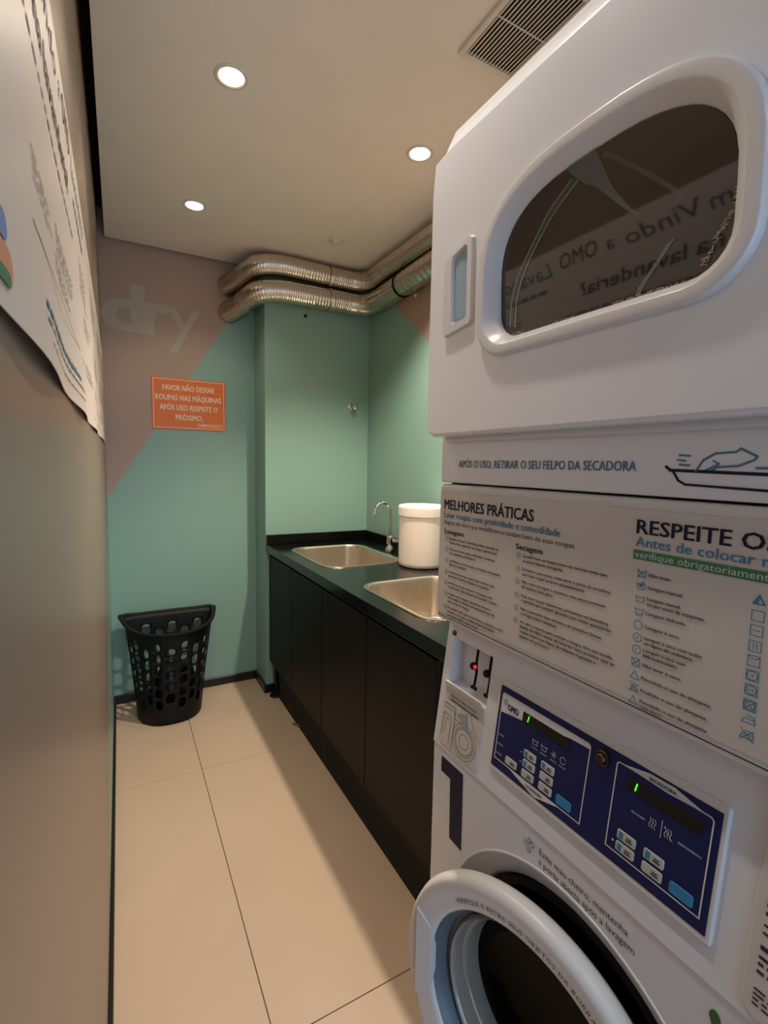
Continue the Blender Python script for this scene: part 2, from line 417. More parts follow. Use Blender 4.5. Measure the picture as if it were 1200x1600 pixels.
# ------------------------------------------------------------------ orange sign
t = thing('notice_sign', 'orange rectangular notice with white capital lettering on the far wall', 'sign', (0.36, YF, 1.527))
bm = bmesh.new(); box(bm, 0.166, 0.554, YF - 0.004, YF, 1.527, 1.808, 0.001, 1); obj('board', bm, m_orange, t)
pr = Print(Plane((0.166, YF - 0.0045, 1.527), (1, 0, 0), (0, 0, 1)))
pr.line([(0.009, 0.009), (0.379, 0.009), (0.379, 0.272), (0.009, 0.272)], 0.0030, True)
for k, (s, w) in enumerate((('FAVOR NÃO DEIXAR', 0.272), ('ROUPAS NAS MÁQUINAS', 0.345), ('APÓS USO RESPEITE O', 0.305), ('PRÓXIMO.', 0.142))):
    pr.text(s, 0.192, 0.213 - k * 0.0535, 0.0300, w, bold=0.022, align='C')
pr.text('OBRIGADO', 0.366, 0.019, 0.0185, 0.132, bold=0.012, align='R')
pr.build('lettering', m_cream, t)

# ------------------------------------------------------------------ poster on the left wall
PY0, PY1, PZ0, PZ1 = -0.25, 2.93, 1.435, 1.905
def poster_x(y, z):
    k = max(0.0, min(1.0, (PZ1 - z) / (PZ1 - PZ0)))
    nodes = [-0.25, 0.25, 0.80, 1.35, 1.95, 2.93]; amp = [0.004, 0.009, 0.007, 0.005, 0.004]
    b = 0.0
    for i in range(5):
        if nodes[i] <= y <= nodes[i + 1]: b = amp[i] * math.sin(PI * (y - nodes[i]) / (nodes[i + 1] - nodes[i])) ** 2
    return XL + 0.0022 + b * k ** 2.2 + 0.0008 * math.sin(y * 9) * k
t = thing('poster', 'long white printed banner on the left wall, lifting at its lower edge', 'poster', (XL, 1.3, PZ0))
bm = bmesh.new(); ny, nz = 90, 14
F = [[bm.verts.new((poster_x(PY0 + (PY1 - PY0) * i / ny, PZ0 + (PZ1 - PZ0) * j / nz),
                    PY0 + (PY1 - PY0) * i / ny, PZ0 + (PZ1 - PZ0) * j / nz)) for j in range(nz + 1)] for i in range(ny + 1)]
B = [[bm.verts.new(v.co - Vector((0.0008, 0, 0))) for v in r] for r in F]
for i in range(ny):
    for j in range(nz):
        bm.faces.new((F[i][j], F[i + 1][j], F[i + 1][j + 1], F[i][j + 1])); bm.faces.new((B[i][j], B[i][j + 1], B[i + 1][j + 1], B[i + 1][j]))
    bm.faces.new((F[i][0], B[i][0], B[i + 1][0], F[i + 1][0])); bm.faces.new((F[i][nz], F[i + 1][nz], B[i + 1][nz], B[i][nz]))
for j in range(nz):
    bm.faces.new((F[0][j], F[0][j + 1], B[0][j + 1], B[0][j])); bm.faces.new((F[ny][j], B[ny][j], B[ny][j + 1], F[ny][j + 1]))
obj('sheet', bm, m_paper, t, smooth=True, auto=40)
ps = lambda a, b: Vector((poster_x(a, b) + 0.0007, a, b))
pl0 = Plane((0, 0, 0), (0, 1, 0), (0, 0, 1))
k1 = Print(pl0, surf=ps)
for wd, y_, z_, h_, w_, b_, sh_ in (('Bem', 0.50, 1.832, .040, .115, 0, .35), ('Vindo', 0.64, 1.834, .040, .165, 0, .35), ('a', 0.835, 1.842, .036, .022, 0, .35), ('OMO', 0.885, 1.842, .042, .12, .006, .1),
                                    ('Primeira', 0.26, 1.755, .034, .175, .014, 0), ('vez', 0.455, 1.755, .034, .075, .014, 0), ('na', 0.585, 1.755, .034, .055, .014, 0), ('lavanderia?', 0.66, 1.755, .034, .275, .014, 0)):
    k1.new().text(wd, y_, z_, h_, w_, bold=b_, shear=sh_)
k1.build('heading_lettering', mat('brown_ink', (84, 78, 78), .6), t)
k2 = Print(pl0, surf=ps)
k2.text('Lavanderia', 1.03, 1.835, 0.044, 0.30, shear=0.35)
rnd = random.Random(3)
def scribble(pr, y0, y1, z, hh):
    y = y0
    while y < y1:
        w = rnd.uniform(0.012, 0.045); pr.rect(y, min(y + w, y1), z - hh * rnd.uniform(.35, .5), z + hh * rnd.uniform(.35, .5)); y += w + 0.008
k2.new(); scribble(k2, 0.53, 1.0, 1.487, 0.008); k2.new(); scribble(k2, 1.05, 1.30, 1.80, 0.012)
k2.build('blue_lettering', m_teal, t)
k3 = Print(pl0, surf=ps)
for (a, b, z, n, hh) in ((0.30, 1.05, 1.714, 1, 0.008), (0.53, 1.12, 1.474, 1, 0.005), (0.56, 1.15, 1.458, 1, 0.003), (0.50, 0.66, 1.60, 4, 0.003), (0.70, 0.95, 1.62, 4, 0.0035), (0.68, 0.90, 1.58, 3, 0.003), (1.15, 1.42, 1.74, 5, 0.005),
                         (1.25, 1.5, 1.66, 4, 0.004), (1.3, 1.55, 1.56, 3, 0.004), (1.62, 1.95, 1.82, 5, 0.006), (1.7, 2.0, 1.66, 5, 0.005), (1.6, 1.9, 1.54, 3, 0.004), (2.1, 2.45, 1.82, 6, 0.006), (2.15, 2.5, 1.64, 5, 0.006), (2.1, 2.4, 1.52, 3, 0.004), (2.6, 2.85, 1.82, 6, 0.007), (2.6, 2.85, 1.66, 6, 0.007), (2.62, 2.82, 1.53, 3, 0.005)):
    k3.new()
    for i in range(n): scribble(k3, a, b - rnd.uniform(0, 0.08), z - i * hh * 2.6, hh * 0.7)
k3.new()
k3.line([(1.55, 1.50), (1.55, 1.46), (1.95, 1.46), (1.95, 1.50)], 0.003, True); k3.new().line([(0.48, 1.535), (1.5, 1.545)], 0.0016)
k3.build('body_lettering', mat('grey_ink', (92, 86, 84), .6), t)
k4 = Print(pl0, surf=ps); k4.rrect(0.30, 0.383, 1.452, 1.474, 0.010); k4.build('peach_mark', mat('peach_print', (214, 150, 120), .5), t)
k4 = Print(pl0, surf=ps); k4.rrect(0.30, 0.374, 1.476, 1.493, 0.008); k4.build('blue_mark', mat('soft_blue_print', (120, 140, 190), .5), t)
k4 = Print(pl0, surf=lambda a, b: ps(a, b) + Vector((0.0004, 0, 0))); k4.rrect(0.30, 0.374, 1.450, 1.459, 0.004); k4.build('green_mark', m_gprint, t)

# ------------------------------------------------------------------ counter
CX0, CY0, CZ = 0.730, 0.985, 0.885
S1 = (1.010, 2.275, 0.200, 0.275); S2 = (1.010, 1.420, 0.200, 0.250)
t = thing('worktop', 'black polished stone worktop with raised back edge and two sink cutouts', 'worktop', (1.05, 1.87, 0.84))
bm = bmesh.new()
segs = [(CY0, 1.12, None), (1.12, 1.72, S2), (1.72, 1.96, None), (1.96, 2.60, S1), (2.60, YC - 0.001, None)]
XW = XR - 0.001
for y0, y1, S in segs:
    for zz, in ((CZ,), (CZ - 0.03,)):
        if S is None:
            vs = [bm.verts.new(p) for p in ((CX0, y0, zz), (XW, y0, zz), (XW, y1, zz), (CX0, y1, zz))]; bm.faces.new(vs)
        else:
            inn = [(S[0] + a, S[1] + b) for a, b in rrect(S[2], S[3], 0.085, 8)]
            out = rect_ring(inn, CX0, XW, y0, y1)
            loft(bm, [[Vector((a, b, zz)) for a, b in inn], [Vector((a, b, zz)) for a, b in out]])
for S in (S1, S2):
    inn = [(S[0] + a, S[1] + b) for a, b in rrect(S[2], S[3], 0.085, 8)]
    loft(bm, [[Vector((a, b, CZ)) for a, b in inn], [Vector((a, b, CZ - 0.03)) for a, b in inn]])
o = obj('slab', bm, m_granite, t)
bm = bmesh.new(); box(bm, CX0 - 0.004, CX0 + 0.016, CY0, YC - 0.001, CZ - 0.042, CZ + 0.0006, 0.002, 2); obj('front_edge', bm, m_granite, t)
bm = bmesh.new(); box(bm, CX0 + 0.016, XW, CY0 - 0.016, CY0, CZ - 0.042, CZ + 0.0006, 0.002, 2); obj('end_edge', bm, m_granite, t)
bm = bmesh.new(); box(bm, CX0 - 0.002, XW, YC - 0.020, YC - 0.001, CZ + 0.0008, 0.940, 0.0015, 1); obj('back_upstand', bm, m_granite, t)
bm = bmesh.new(); box(bm, XW - 0.019, XW, CY0, YC - 0.021, CZ + 0.0008, 0.940, 0.0015, 1); obj('side_upstand', bm, m_granite, t)

def sink(S, label):
    cx, cy, hx, hy = S
    t = thing('kitchen_sink', label, 'sink', (cx, cy, CZ - 0.2), 'stainless sinks in the worktop')
    bm = bmesh.new()
    spec = [(0.014, 0.094, CZ + 0.0012), (0.013, 0.094, CZ + 0.0036), (0.001, 0.086, CZ + 0.0040), (-0.004, 0.082, CZ + 0.001), (-0.007, 0.080, CZ - 0.012), (-0.020, 0.075, CZ - 0.155), (-0.028, 0.070, CZ - 0.172), (-0.046, 0.060, CZ - 0.180), (-0.10, 0.04, CZ - 0.182)]
    loops = [[Vector((cx + a, cy + b, z)) for a, b in rrect(hx + o, hy + o, r, 8)] for o, r, z in spec]
    n = len(loops[0])
    loops.append([Vector((cx + 0.045 * math.cos(PI / 2 * (i // 9) + (i % 9) / 8 * PI / 2), cy + 0.045 * math.sin(PI / 2 * (i // 9) + (i % 9) / 8 * PI / 2), CZ - 0.184)) for i in range(n)])
    loft(bm, loops)
    obj('basin', bm, m_steel, t, smooth=True, auto=50)
    bm = bmesh.new(); lathe(bm, [(0.047, -0.1835), (0.040, -0.182), (0.034, -0.190), (0.0, -0.192)], (cx, cy, CZ), (0, 0, 1), 28); obj('drain', bm, m_chrome, t, smooth=True)
sink(S1, 'rectangular stainless steel sink in front of the gooseneck tap')
sink(S2, 'rectangular stainless steel sink partly hidden behind the machine')

t = thing('gooseneck_tap', 'chrome gooseneck tap behind the far sink', 'tap', (1.285, 2.256, CZ))
fx, fy = 1.268, 2.256
bm = bmesh.new(); lathe(bm, [(0.0, 0), (0.024, 0), (0.026, 0.012), (0.021, 0.026), (0.013, 0.034), (0.012, 0.042), (0.018, 0.046), (0.019, 0.078), (0.015, 0.086), (0.0105, 0.090)], (fx, fy, CZ), (0, 0, 1), 28); obj('tap_body', bm, m_chrome, t, smooth=True, auto=60)
bm = bmesh.new()
pth = [(fx + 0.003, fy, CZ + 0.085), (fx + 0.004, fy, CZ + 0.15), (fx + 0.003, fy, 1.085)]
for k in range(1, 13):
    a = PI * k / 12 * 1.02
    pth.append((fx + 0.003 - 0.048 + 0.048 * math.cos(a), fy, 1.100 + 0.052 * math.sin(a)))
pth.append((1.164, fy, 1.083))
tube(bm, pth, 0.0082, 14); obj('spout', bm, m_chrome, t, smooth=True, auto=60)
bm = bmesh.new(); cyl(bm, (1.164, fy, 1.092), (1.162, fy, 1.072), 0.0105, n=18); obj('aerator', bm, m_chrome, t, smooth=True, auto=40)
bm = bmesh.new(); lathe(bm, [(0.010, 0.0), (0.013, 0.012), (0.0135, 0.042), (0.011, 0.05), (0.0, 0.052)], (fx + 0.012, fy - 0.004, CZ + 0.058), (0.75, -0.66, 0.05), 20); obj('handle', bm, m_chrome, t, smooth=True, auto=50)

t = thing('storage_bucket', 'cream white round plastic bucket with lid on the worktop', 'bucket', (1.238, 1.895, CZ))
bc = (1.238, 1.895, CZ)
bm = bmesh.new(); lathe(bm, [(0.0, 0.001), (0.098, 0.001), (0.106, 0.006), (0.109, 0.02), (0.110, 0.24), (0.110, 0.262)], bc, (0, 0, 1), 56); obj('pail', bm, m_bucket, t, smooth=True, auto=60)
bm = bmesh.new(); lathe(bm, [(0.1105, 0.236), (0.1145, 0.237), (0.1145, 0.272), (0.112, 0.281), (0.106, 0.284), (0.098, 0.279), (0.0, 0.279)], bc, (0, 0, 1), 56); obj('lid', bm, m_bucket, t, smooth=True, auto=60)

def cabinet(y0, y1, seam, label):
    t = thing('base_cabinet', label, 'cabinet', (1.05, (y0 + y1) / 2, 0.0), 'dark cabinets under the worktop')
    bm = bmesh.new(); xf = 0.763
    box(bm, xf, XW, y0, y0 + 0.016, 0.19, 0.842); box(bm, xf, XW, y1 - 0.016, y1, 0.19, 0.842)
    box(bm, xf, XW, y0 + 0.016, y1 - 0.016, 0.19, 0.206); box(bm, XW - 0.012, XW, y0 + 0.016, y1 - 0.016, 0.206, 0.842)
    box(bm, xf + 0.02, xf + 0.034, y0 + 0.016, y1 - 0.016, 0.70, 0.842)
    obj('carcass', bm, m_cabin, t)
    for a, b in ((y0, seam), (seam, y1)):
        bm = bmesh.new(); box(bm, 0.745, 0.7625, a + 0.0022, b - 0.0022, 0.196, 0.822, 0.0012, 1); obj('door', bm, m_cab, t)
    bm = bmesh.new(); box(bm, 0.774, 0.79, y0 + 0.001, min(y1, 2.64) - 0.001, 0.0, 0.189); obj('plinth', bm, m_dark, t)
    return t
cabinet(1.05, 1.902, 1.478, 'dark brown two-door base cabinet beside the washer')
cabinet(1.904, YC - 0.002, 2.33, 'dark brown two-door base cabinet against the green corner wall')
bm = bmesh.new(); lathe(bm, [(0.0, 0.0005), (0.040, 0.0005), (0.041, 0.004), (0.036, 0.010), (0.014, 0.014), (0.013, 0.05), (0.013, 0.188)], (0.772, 2.686, 0), (0, 0, 1), 24)
o = obj('cabinet_foot', bm, m_bplast, None, smooth=True, auto=40); tag(o, 'round black adjustable foot under the cabinet by the green wall', 'cabinet foot')
bm = bmesh.new()
L = [(0.752, 2.335, 0.001), (0.778, 2.275, 0.001), (0.770, 2.29, 0.020), (0.752, 2.322, 0.018)]
vs = [bm.verts.new(p) for p in L] + [bm.verts.new((p[0] - 0.001, p[1], p[2] + 0.001)) for p in L]
bm.faces.new(vs[:4]); bm.faces.new(vs[4:])
for i in range(4): bm.faces.new((vs[i], vs[(i + 1) % 4], vs[4 + (i + 1) % 4], vs[4 + i]))
o = obj('loose_tape', bm, mat('tan_tape', (150, 124, 96), .5)); tag(o, 'small curled scrap of tan tape at the cabinet plinth', 'tape scrap')

# ------------------------------------------------------------------ laundry basket
def basket():
    t = thing('laundry_basket', 'black plastic laundry basket with oval holes and flat back in the corner', 'basket', (0.21, 2.76, 0))
    H = 0.515
    def outline(k, s):
        """k 0..1 height, s 0..1 round the D shape, from back-left along the front to back-right then the flat back"""
        cx = 0.208 + 0.012 * k; hw = 0.160 + 0.062 * k ** 1.1; yb = 2.800 + 0.085 * k; dep = 0.195 + 0.125 * k
        if s < 0.64:
            a = PI * (s / 0.64)
            ca, sa = math.cos(a), math.sin(a)
            x = cx - hw * math.copysign(abs(ca) ** 0.85, ca); y = yb - dep * sa ** 0.85
        else:
            u = (s - 0.64) / 0.36; x = cx + hw - 2 * hw * u; y = yb + 0.004 * math.sin(PI * u)
        sag = 0.030 * k ** 3 * (max(0.0, math.sin(PI * min(1, s / 0.64))) if s < 0.64 else 0.0)
        return Vector((x, y, 0.004 + H * k - sag))
    bm = bmesh.new()
    NC, k0, k1 = 18, 0.15, 0.90
    NR = 6; dk = (k1 - k0) / NR
    cache = {}
    def V(k, s):
        s = s % 1.0; key = (round(k, 5), round(s, 5))
        if key not in cache: cache[key] = bm.verts.new(outline(k, s))
        return cache[key]
    def quad(ka, kb, sa, sb):
        bm.faces.new((V(ka, sa), V(ka, sb), V(kb, sb), V(kb, sa)))
    for c in range(NC):
        s0, s1 = c / NC, (c + 1) / NC; sm = (s0 + s1) / 2
        off = 0.0 if c % 2 == 0 else dk * 0.5
        edges = [k0 + off + dk * i for i in range(NR + (1 if off == 0 else 0))]
        lo, hi = edges[0], edges[-1]
        # bands
        def half(ka, kb):
            bm.faces.new((V(ka, s0), V(ka, sm), V(kb, sm), V(kb, s0))); bm.faces.new((V(ka, sm), V(ka, s1), V(kb, s1), V(kb, sm)))
        ks = [0.0, 0.08, k0] + ([lo] if off else [])
        for a, b in zip(ks, ks[1:]): half(a, b)
        ks = ([hi] if hi < k1 - 1e-6 else []) + [k1, 0.95, 1.0]
        if hi >= k1 - 1e-6: ks = [k1, 0.95, 1.0]
        for a, b in zip(ks, ks[1:]): half(a, b)
        for a, b in zip(edges, edges[1:]):
            km = (a + b) / 2; hs, hk = (s1 - s0) * 0.33, dk * 0.43
            hole = []
            for q in range(16):
                an = 2 * PI * (q + 0.0) / 16
                ca, sa = math.cos(an), math.sin(an)
                hole.append((km + hk * math.copysign(abs(sa) ** 0.75, sa), sm + hs * math.copysign(abs(ca) ** 0.75, ca)))
            hv = [bm.verts.new(outline(kk, ss % 1.0)) for kk, ss in hole]
            # border points matched to the 16 directions: corners and mid points
            bk = {0: (km, s1), 2: (b, s1), 4: (b, sm), 6: (b, s0), 8: (km, s0), 10: (a, s0), 12: (a, sm), 14: (a, s1)}
            bord = {q: V(*p) for q, p in bk.items()}
            for q in range(0, 16, 2):
                q2 = (q + 2) % 16
                bm.faces.new((bord[q], bord[q2], hv[q2], hv[(q + 1) % 16], hv[q]))
    bmesh.ops.remove_doubles(bm, verts=bm.verts[:], dist=0.00005)
    o = obj('basket_wall', bm, m_bplast, t, smooth=True, auto=50)
    md = o.modifiers.new('thick', 'SOLIDIFY'); md.thickness = 0.004; md.offset = -1
    bm = bmesh.new()
    n = 64; lo = [outline(0.0, i / n) for i in range(n)]
    vs = [bm.verts.new(p) for p in lo]; bm.faces.new(vs)
    o = obj('bottom', bm, m_bplast, t); md = o.modifiers.new('thick', 'SOLIDIFY'); md.thickness = 0.004; md.offset = 0
    bm = bmesh.new(); loops = []
    cen = Vector((0.22, 2.78, 0))
    n = 96
    prof = ((0.0, -0.012), (0.014, -0.004), (0.016, 0.004), (0.010, 0.009), (-0.002, 0.007), (-0.005, 0.0))
    for o_, dz in prof:
        L = []
        for i in range(n):
            s = i / n
            p = outline(1.0, s); e = 1e-3
            tg = outline(1.0, (s + e) % 1.0) - outline(1.0, (s - e) % 1.0); tg.z = 0; tg.normalize()
            nn = Vector((tg.y, -tg.x, 0))
            if nn.dot(p - Vector((0.22, 2.80, p.z))) < 0: nn = -nn
            ear = 0.012 * math.exp(-((min(s, abs(s - 1), abs(s - 0.64))) / 0.03) ** 2)
            L.append(p + nn * (o_ + (ear if o_ > 0.005 else 0)) + Vector((0, 0, dz)))
        loops.append(L)
    loops.append(loops[0]); loft(bm, loops)
    bmesh.ops.remove_doubles(bm, verts=bm.verts[:], dist=0.00005)
    obj('rim', bm, m_bplast, t, smooth=True, auto=60)
    return t
basket()
def bag():
    bm = bmesh.new(); rnd = random.Random(5); n = 40; loops = []
    for j, (k, r) in enumerate(((0.012, 0.6), (0.02, 0.80), (0.08, 0.84), (0.16, 0.82), (0.23, 0.72), (0.27, 0.5), (0.25, 0.2))):
        L = []
        for i in range(n):
            a = 2 * PI * i / n; w = 1 + rnd.uniform(-0.09, 0.04)
            L.append(Vector((0.235 + 0.125 * r * w * math.cos(a), 2.735 + 0.078 * r * w * math.sin(a), 0.008 + k + rnd.uniform(-0.008, 0.008) * (1 if j > 1 else 0))))
        loops.append(L)
    loft(bm, loops, True, True, True)
    o = obj('bin_bag', bm, m_bag, None, smooth=True); tag(o, 'crumpled black plastic bag lying inside the laundry basket', 'plastic bag')
bag()

# ------------------------------------------------------------------ stacked washer and dryer
YA, YB = 0.782, 0.091          # far and near side of the machine
XB = 1.25                      # back of the machine
YM = (YA + YB) / 2
mach = thing('stacked_washer_dryer', 'tall white stacked laundry machine, dryer above washer, with printed panels', 'laundry machine', (0.9, YM, 0))
# --- washer cabinet with round opening
XW0 = 0.551; WCY, WCZ, WR = YM, 0.468, 0.262
bm = bmesh.new()
n = 64
inn = [(WCY + WR * math.cos(2 * PI * i / n), WCZ + WR * math.sin(2 * PI * i / n)) for i in range(n)]
out = rect_ring(inn, YB + 0.008, YA - 0.008, 0.028, 0.800)
out2 = rect_ring(inn, YB + 0.002, YA - 0.002, 0.022, 0.806); out3 = rect_ring(inn, YB, YA, 0.02, 0.808)
loft(bm, [[Vector((XW0 + 0.012, a, b)) for a, b in inn], [Vector((XW0, a + (a - WCY) * 0.02, b + (b - WCZ) * 0.02)) for a, b in inn], [Vector((XW0, a, b)) for a, b in out],
          [Vector((XW0 + 0.002, a, b)) for a, b in out2], [Vector((XW0 + 0.008, a, b)) for a, b in out3], [Vector((XB, a, b)) for a, b in out3]], True, False, True)
washer = obj('washer_body', bm, m_white, mach, smooth=True, auto=30)
# plinth feet
for yy in (YA - 0.06, YB + 0.06):
    for xx in (0.62, XB - 0.06):
        bm = bmesh.new(); cyl(bm, (xx, yy, 0.0), (xx, yy, 0.0205), 0.022, 0.015, 16); obj('foot', bm, m_bplast, mach)
# bezel ring, gasket, drum
bm = bmesh.new(); lathe(bm, [(0.2725, 0.0), (0.2715, 0.0018), (0.2690, 0.0018), (0.2655, -0.003), (0.252, -0.012), (0.236, -0.018), (0.228, -0.030)], (XW0, WCY, WCZ), (-1, 0, 0), 72); obj('door_bezel', bm, m_bezel, mach, smooth=True, auto=50)
bm = bmesh.new(); lathe(bm, [(0.2285, -0.026), (0.224, -0.020), (0.214, -0.022), (0.208, -0.035), (0.205, -0.10), (0.215, -0.12)], (XW0, WCY, WCZ), (-1, 0, 0), 64); obj('rubber_gasket', bm, m_gasket, mach, smooth=True)
bm = bmesh.new(); lathe(bm, [(0.215, -0.118), (0.235, -0.125), (0.235, -0.50), (0.22, -0.52), (0.0, -0.53)], (XW0, WCY, WCZ), (-1, 0, 0), 48); obj('drum', bm, mat('drum_steel', (70, 68, 66), 0.4, metal=1.0), mach, smooth=True, auto=40)
# --- washer door (ajar, hinged on the near side)
th = math.radians(10.75)
DN = Vector((-math.cos(th), -math.sin(th), 0))     # outward normal of the door
DU = Vector((math.sin(th), -math.cos(th), 0))      # to the right seen from outside (towards the hinge)
DC = Vector((0.519, 0.480, 0.453))
door = bpy.data.objects.new('washer_door', None); COL.objects.link(door); put(door, mach)
ang = [2 * PI * i / 96 for i in range(96)]
def dring(r, hgt): return [DC + DU * (r * math.cos(a)) + Vector((0, 0, 1)) * (r * math.sin(a)) + DN * hgt for a in ang]
bm = bmesh.new()
prof = [(.192, -.020), (.225, -.020), (.238, -.018), (.244, -.010), (.246, 0), (.243, .010), (.237, .0165), (.228, .0170), (.219, .0145), (.210, .0128), (.197, .0108), (.191, .008), (.189, .003), (.188, -.004), (.192, -.020)]
loft(bm, [dring(r, hh) for r, hh in prof]); obj('outer_ring', bm, m_white2, door, smooth=True, auto=50)
bm = bmesh.new(); loft(bm, [dring(r, hh) for r, hh in [(.1878, .003), (.181, -.010), (.177, -.028), (.168, -.030)]]); obj('inner_ring', bm, m_funnel, door, smooth=True, auto=50)
bm = bmesh.new(); loft(bm, [dring(r, hh) for r, hh in [(.1685, -.024), (.165, -.020), (.160, -.026), (.157, -.044), (.150, -.048), (.145, -.075)]]); obj('glass_rim', bm, m_bowl, door, smooth=True, auto=50)
bm = bmesh.new(); loft(bm, [dring(r, hh) for r, hh in [(.1455, -.074), (.137, -.088), (.105, -.098), (.05, -.102), (.001, -.103)]]); obj('glass_bowl', bm, m_bowl2, door, smooth=True)
# handle wedge on the far side of the ring
bm = bmesh.new()
def dp(r, a, hgt): return DC + DU * (r * math.cos(a)) + Vector((0, 0, 1)) * (r * math.sin(a)) + DN * hgt
a1, a2 = math.radians(158), math.radians(202)
hp = [dp(0.232, a1, 0.0155), dp(0.194, a1 + 0.06, 0.0085), dp(0.194, a2 - 0.06, 0.0085), dp(0.232, a2, 0.0155)]
hb = [p - DN * 0.010 for p in hp]
V8 = [bm.verts.new(p + DN * 0.004) for p in hp] + [bm.verts.new(p) for p in hb]
bm.faces.new(V8[:4]); bm.faces.new(V8[4:])
for i in range(4): bm.faces.new((V8[i], V8[(i + 1) % 4], V8[4 + (i + 1) % 4], V8[4 + i]))
obj('door_handle', bm, m_white2, door)
# lettering along the ring
bm = bmesh.new()
msg = 'VERIFIQUE E RETIRE SEUS OBJETOS DA BORRACHA ANTES DA LAVAGEM'
a = math.radians(128); rr = 0.2025; hch = 0.0088
for ch in msg:
    if ch == ' ': a -= 0.0042 / rr; continue
    vs, fs = font_mesh(ch, 0.012)
    x0 = min(v[0] for v in vs); x1 = max(v[0] for v in vs); k = hch / 0.72; w = (x1 - x0) * k * 0.9
    am = a - w / 2 / rr
    er = DU * math.cos(am) + Vector((0, 0, 1)) * math.sin(am); et = DU * math.sin(am) - Vector((0, 0, 1)) * math.cos(am)
    bv = []
    for v in vs:
        rad = rr + v[1] * k; off = 0.0126 + (rad - 0.2025) * 0.17
        bv.append(bm.verts.new(DC + er * rad + et * ((v[0] - x0) * k * 0.9 - w / 2) + DN * off))
    for f in fs:
        try: bm.faces.new([bv[i] for i in f])
        except ValueError: pass
    a -= (w + 0.0016) / rr
me = bpy.data.meshes.new('door_lettering'); bm.to_mesh(me); bm.free(); me.materials.append(m_ink); o = bpy.data.objects.new('door_lettering', me); COL.objects.link(o); put(o, door)
bm = bmesh.new(); box(bm, 0.535, 0.551, 0.150, 0.190, 0.42, 0.52, 0.003, 1); obj('hinge', bm, m_white2, mach)
# decals on the washer front
WP = Plane((XW0, YA, 0), (0, -1, 0), (0, 0, 1))     # a = YA - y
w = lambda y: YA - y
pr = Print(WP); pr.poly([(w(.750), .775), (w(.681), .775), (w(.679), .622), (w(.717), .622), (w(.720), .743), (w(.750), .743)][::-1]); o = pr.build('number_decal', m_navy, washer); o['label'] = 'large dark navy numeral one'
pr = Print(WP)
pr.text('Evite mau cheiro, mantenha', w(.491), .7590, 0.0105, 0.149); pr.text('a porta aberta após a lavagem', w(.491), .7430, 0.0105, 0.159)
pr.build('door_open_lettering', m_ink, washer)
pr = Print(WP)
for dz, L, r in ((0.004, 0.012, 0.0035), (0.0, 0.017, 0.0042), (-0.005, 0.011, -0.0035)):
    pr.line([(w(.523), .759 + dz), (w(.523) + L, .759 + dz)], 0.0014)
    pr.arc(w(.523) + L, .759 + dz + r, abs(r), 0.0014, -PI / 2 if r > 0 else PI / 2, PI if r > 0 else -PI, 12)
pr.build('wind_icon', m_blue, washer)
pr = Print(WP); pr.poly([(w(.239) + 0.006 * math.cos(2 * PI * i / 16) * (1 if i % 16 < 9 else .8), .759 + 0.010 * math.sin(2 * PI * i / 16)) for i in range(16)]); pr.build('leaf_decal', m_leaf, washer)

# --- tilted control fascia with recessed dispenser
P0 = Vector((0.549, 0, 0.790)); TV = Vector((0.031, 0, 0.24)).normalized()
FP = Plane((P0.x, YA, P0.z), (0, -1, 0), TV)
bm = bmesh.new()
ysb = [0.0, 0.004, w(.757), w(.642), w(.222), w(YB) - 0.004, w(YB)]; tb = [-0.001, 0.003, 0.130, 0.224, 0.262]
grid = {}
def fv(i, j):
    if (i, j) not in grid:
        off = -0.004 if (i in (0, 6) or j == 0) else 0.0
        grid[(i, j)] = bm.verts.new(FP.at(ysb[i], tb[j], off))
    return grid[(i, j)]
for i in range(6):
    for j in range(4):
        if (i, j) == (2, 2): continue
        bm.faces.new((fv(i, j), fv(i + 1, j), fv(i + 1, j + 1), fv(i, j + 1)))
rec = [(2, 2), (3, 2), (3, 3), (2, 3)]
dv = [bm.verts.new(FP.at(ysb[i] + (0.006 if i == 2 else -0.004), tb[j] + (0.01 if j == 2 else -0.002), -0.045)) for i, j in rec]
for q in range(4): bm.faces.new((fv(*rec[q]), fv(*rec[(q + 1) % 4]), dv[(q + 1) % 4], dv[q]))
bm.faces.new(dv)
# side and bottom returns
bl = [fv(i, 0) for i in range(7)]; bb = [bm.verts.new(Vector((0.66, v.co.y, v.co.z))) for v in bl]
for i in range(6): bm.faces.new((bl[i], bl[i + 1], bb[i + 1], bb[i]))
for side in (0, 6):
    col = [fv(side, j) for j in range(5)]; cb = [bm.verts.new(Vector((0.66, v.co.y, v.co.z))) for v in col]
    for j in range(4): bm.faces.new((col[j], col[j + 1], cb[j + 1], cb[j]))
fascia = obj('control_fascia', bm, m_white, mach)
bm = bmesh.new(); box(bm, 0.60, XB, YB + 0.003, YA - 0.003, 0.8085, 1.049, 0.003, 1); obj('middle_body', bm, m_white, mach)
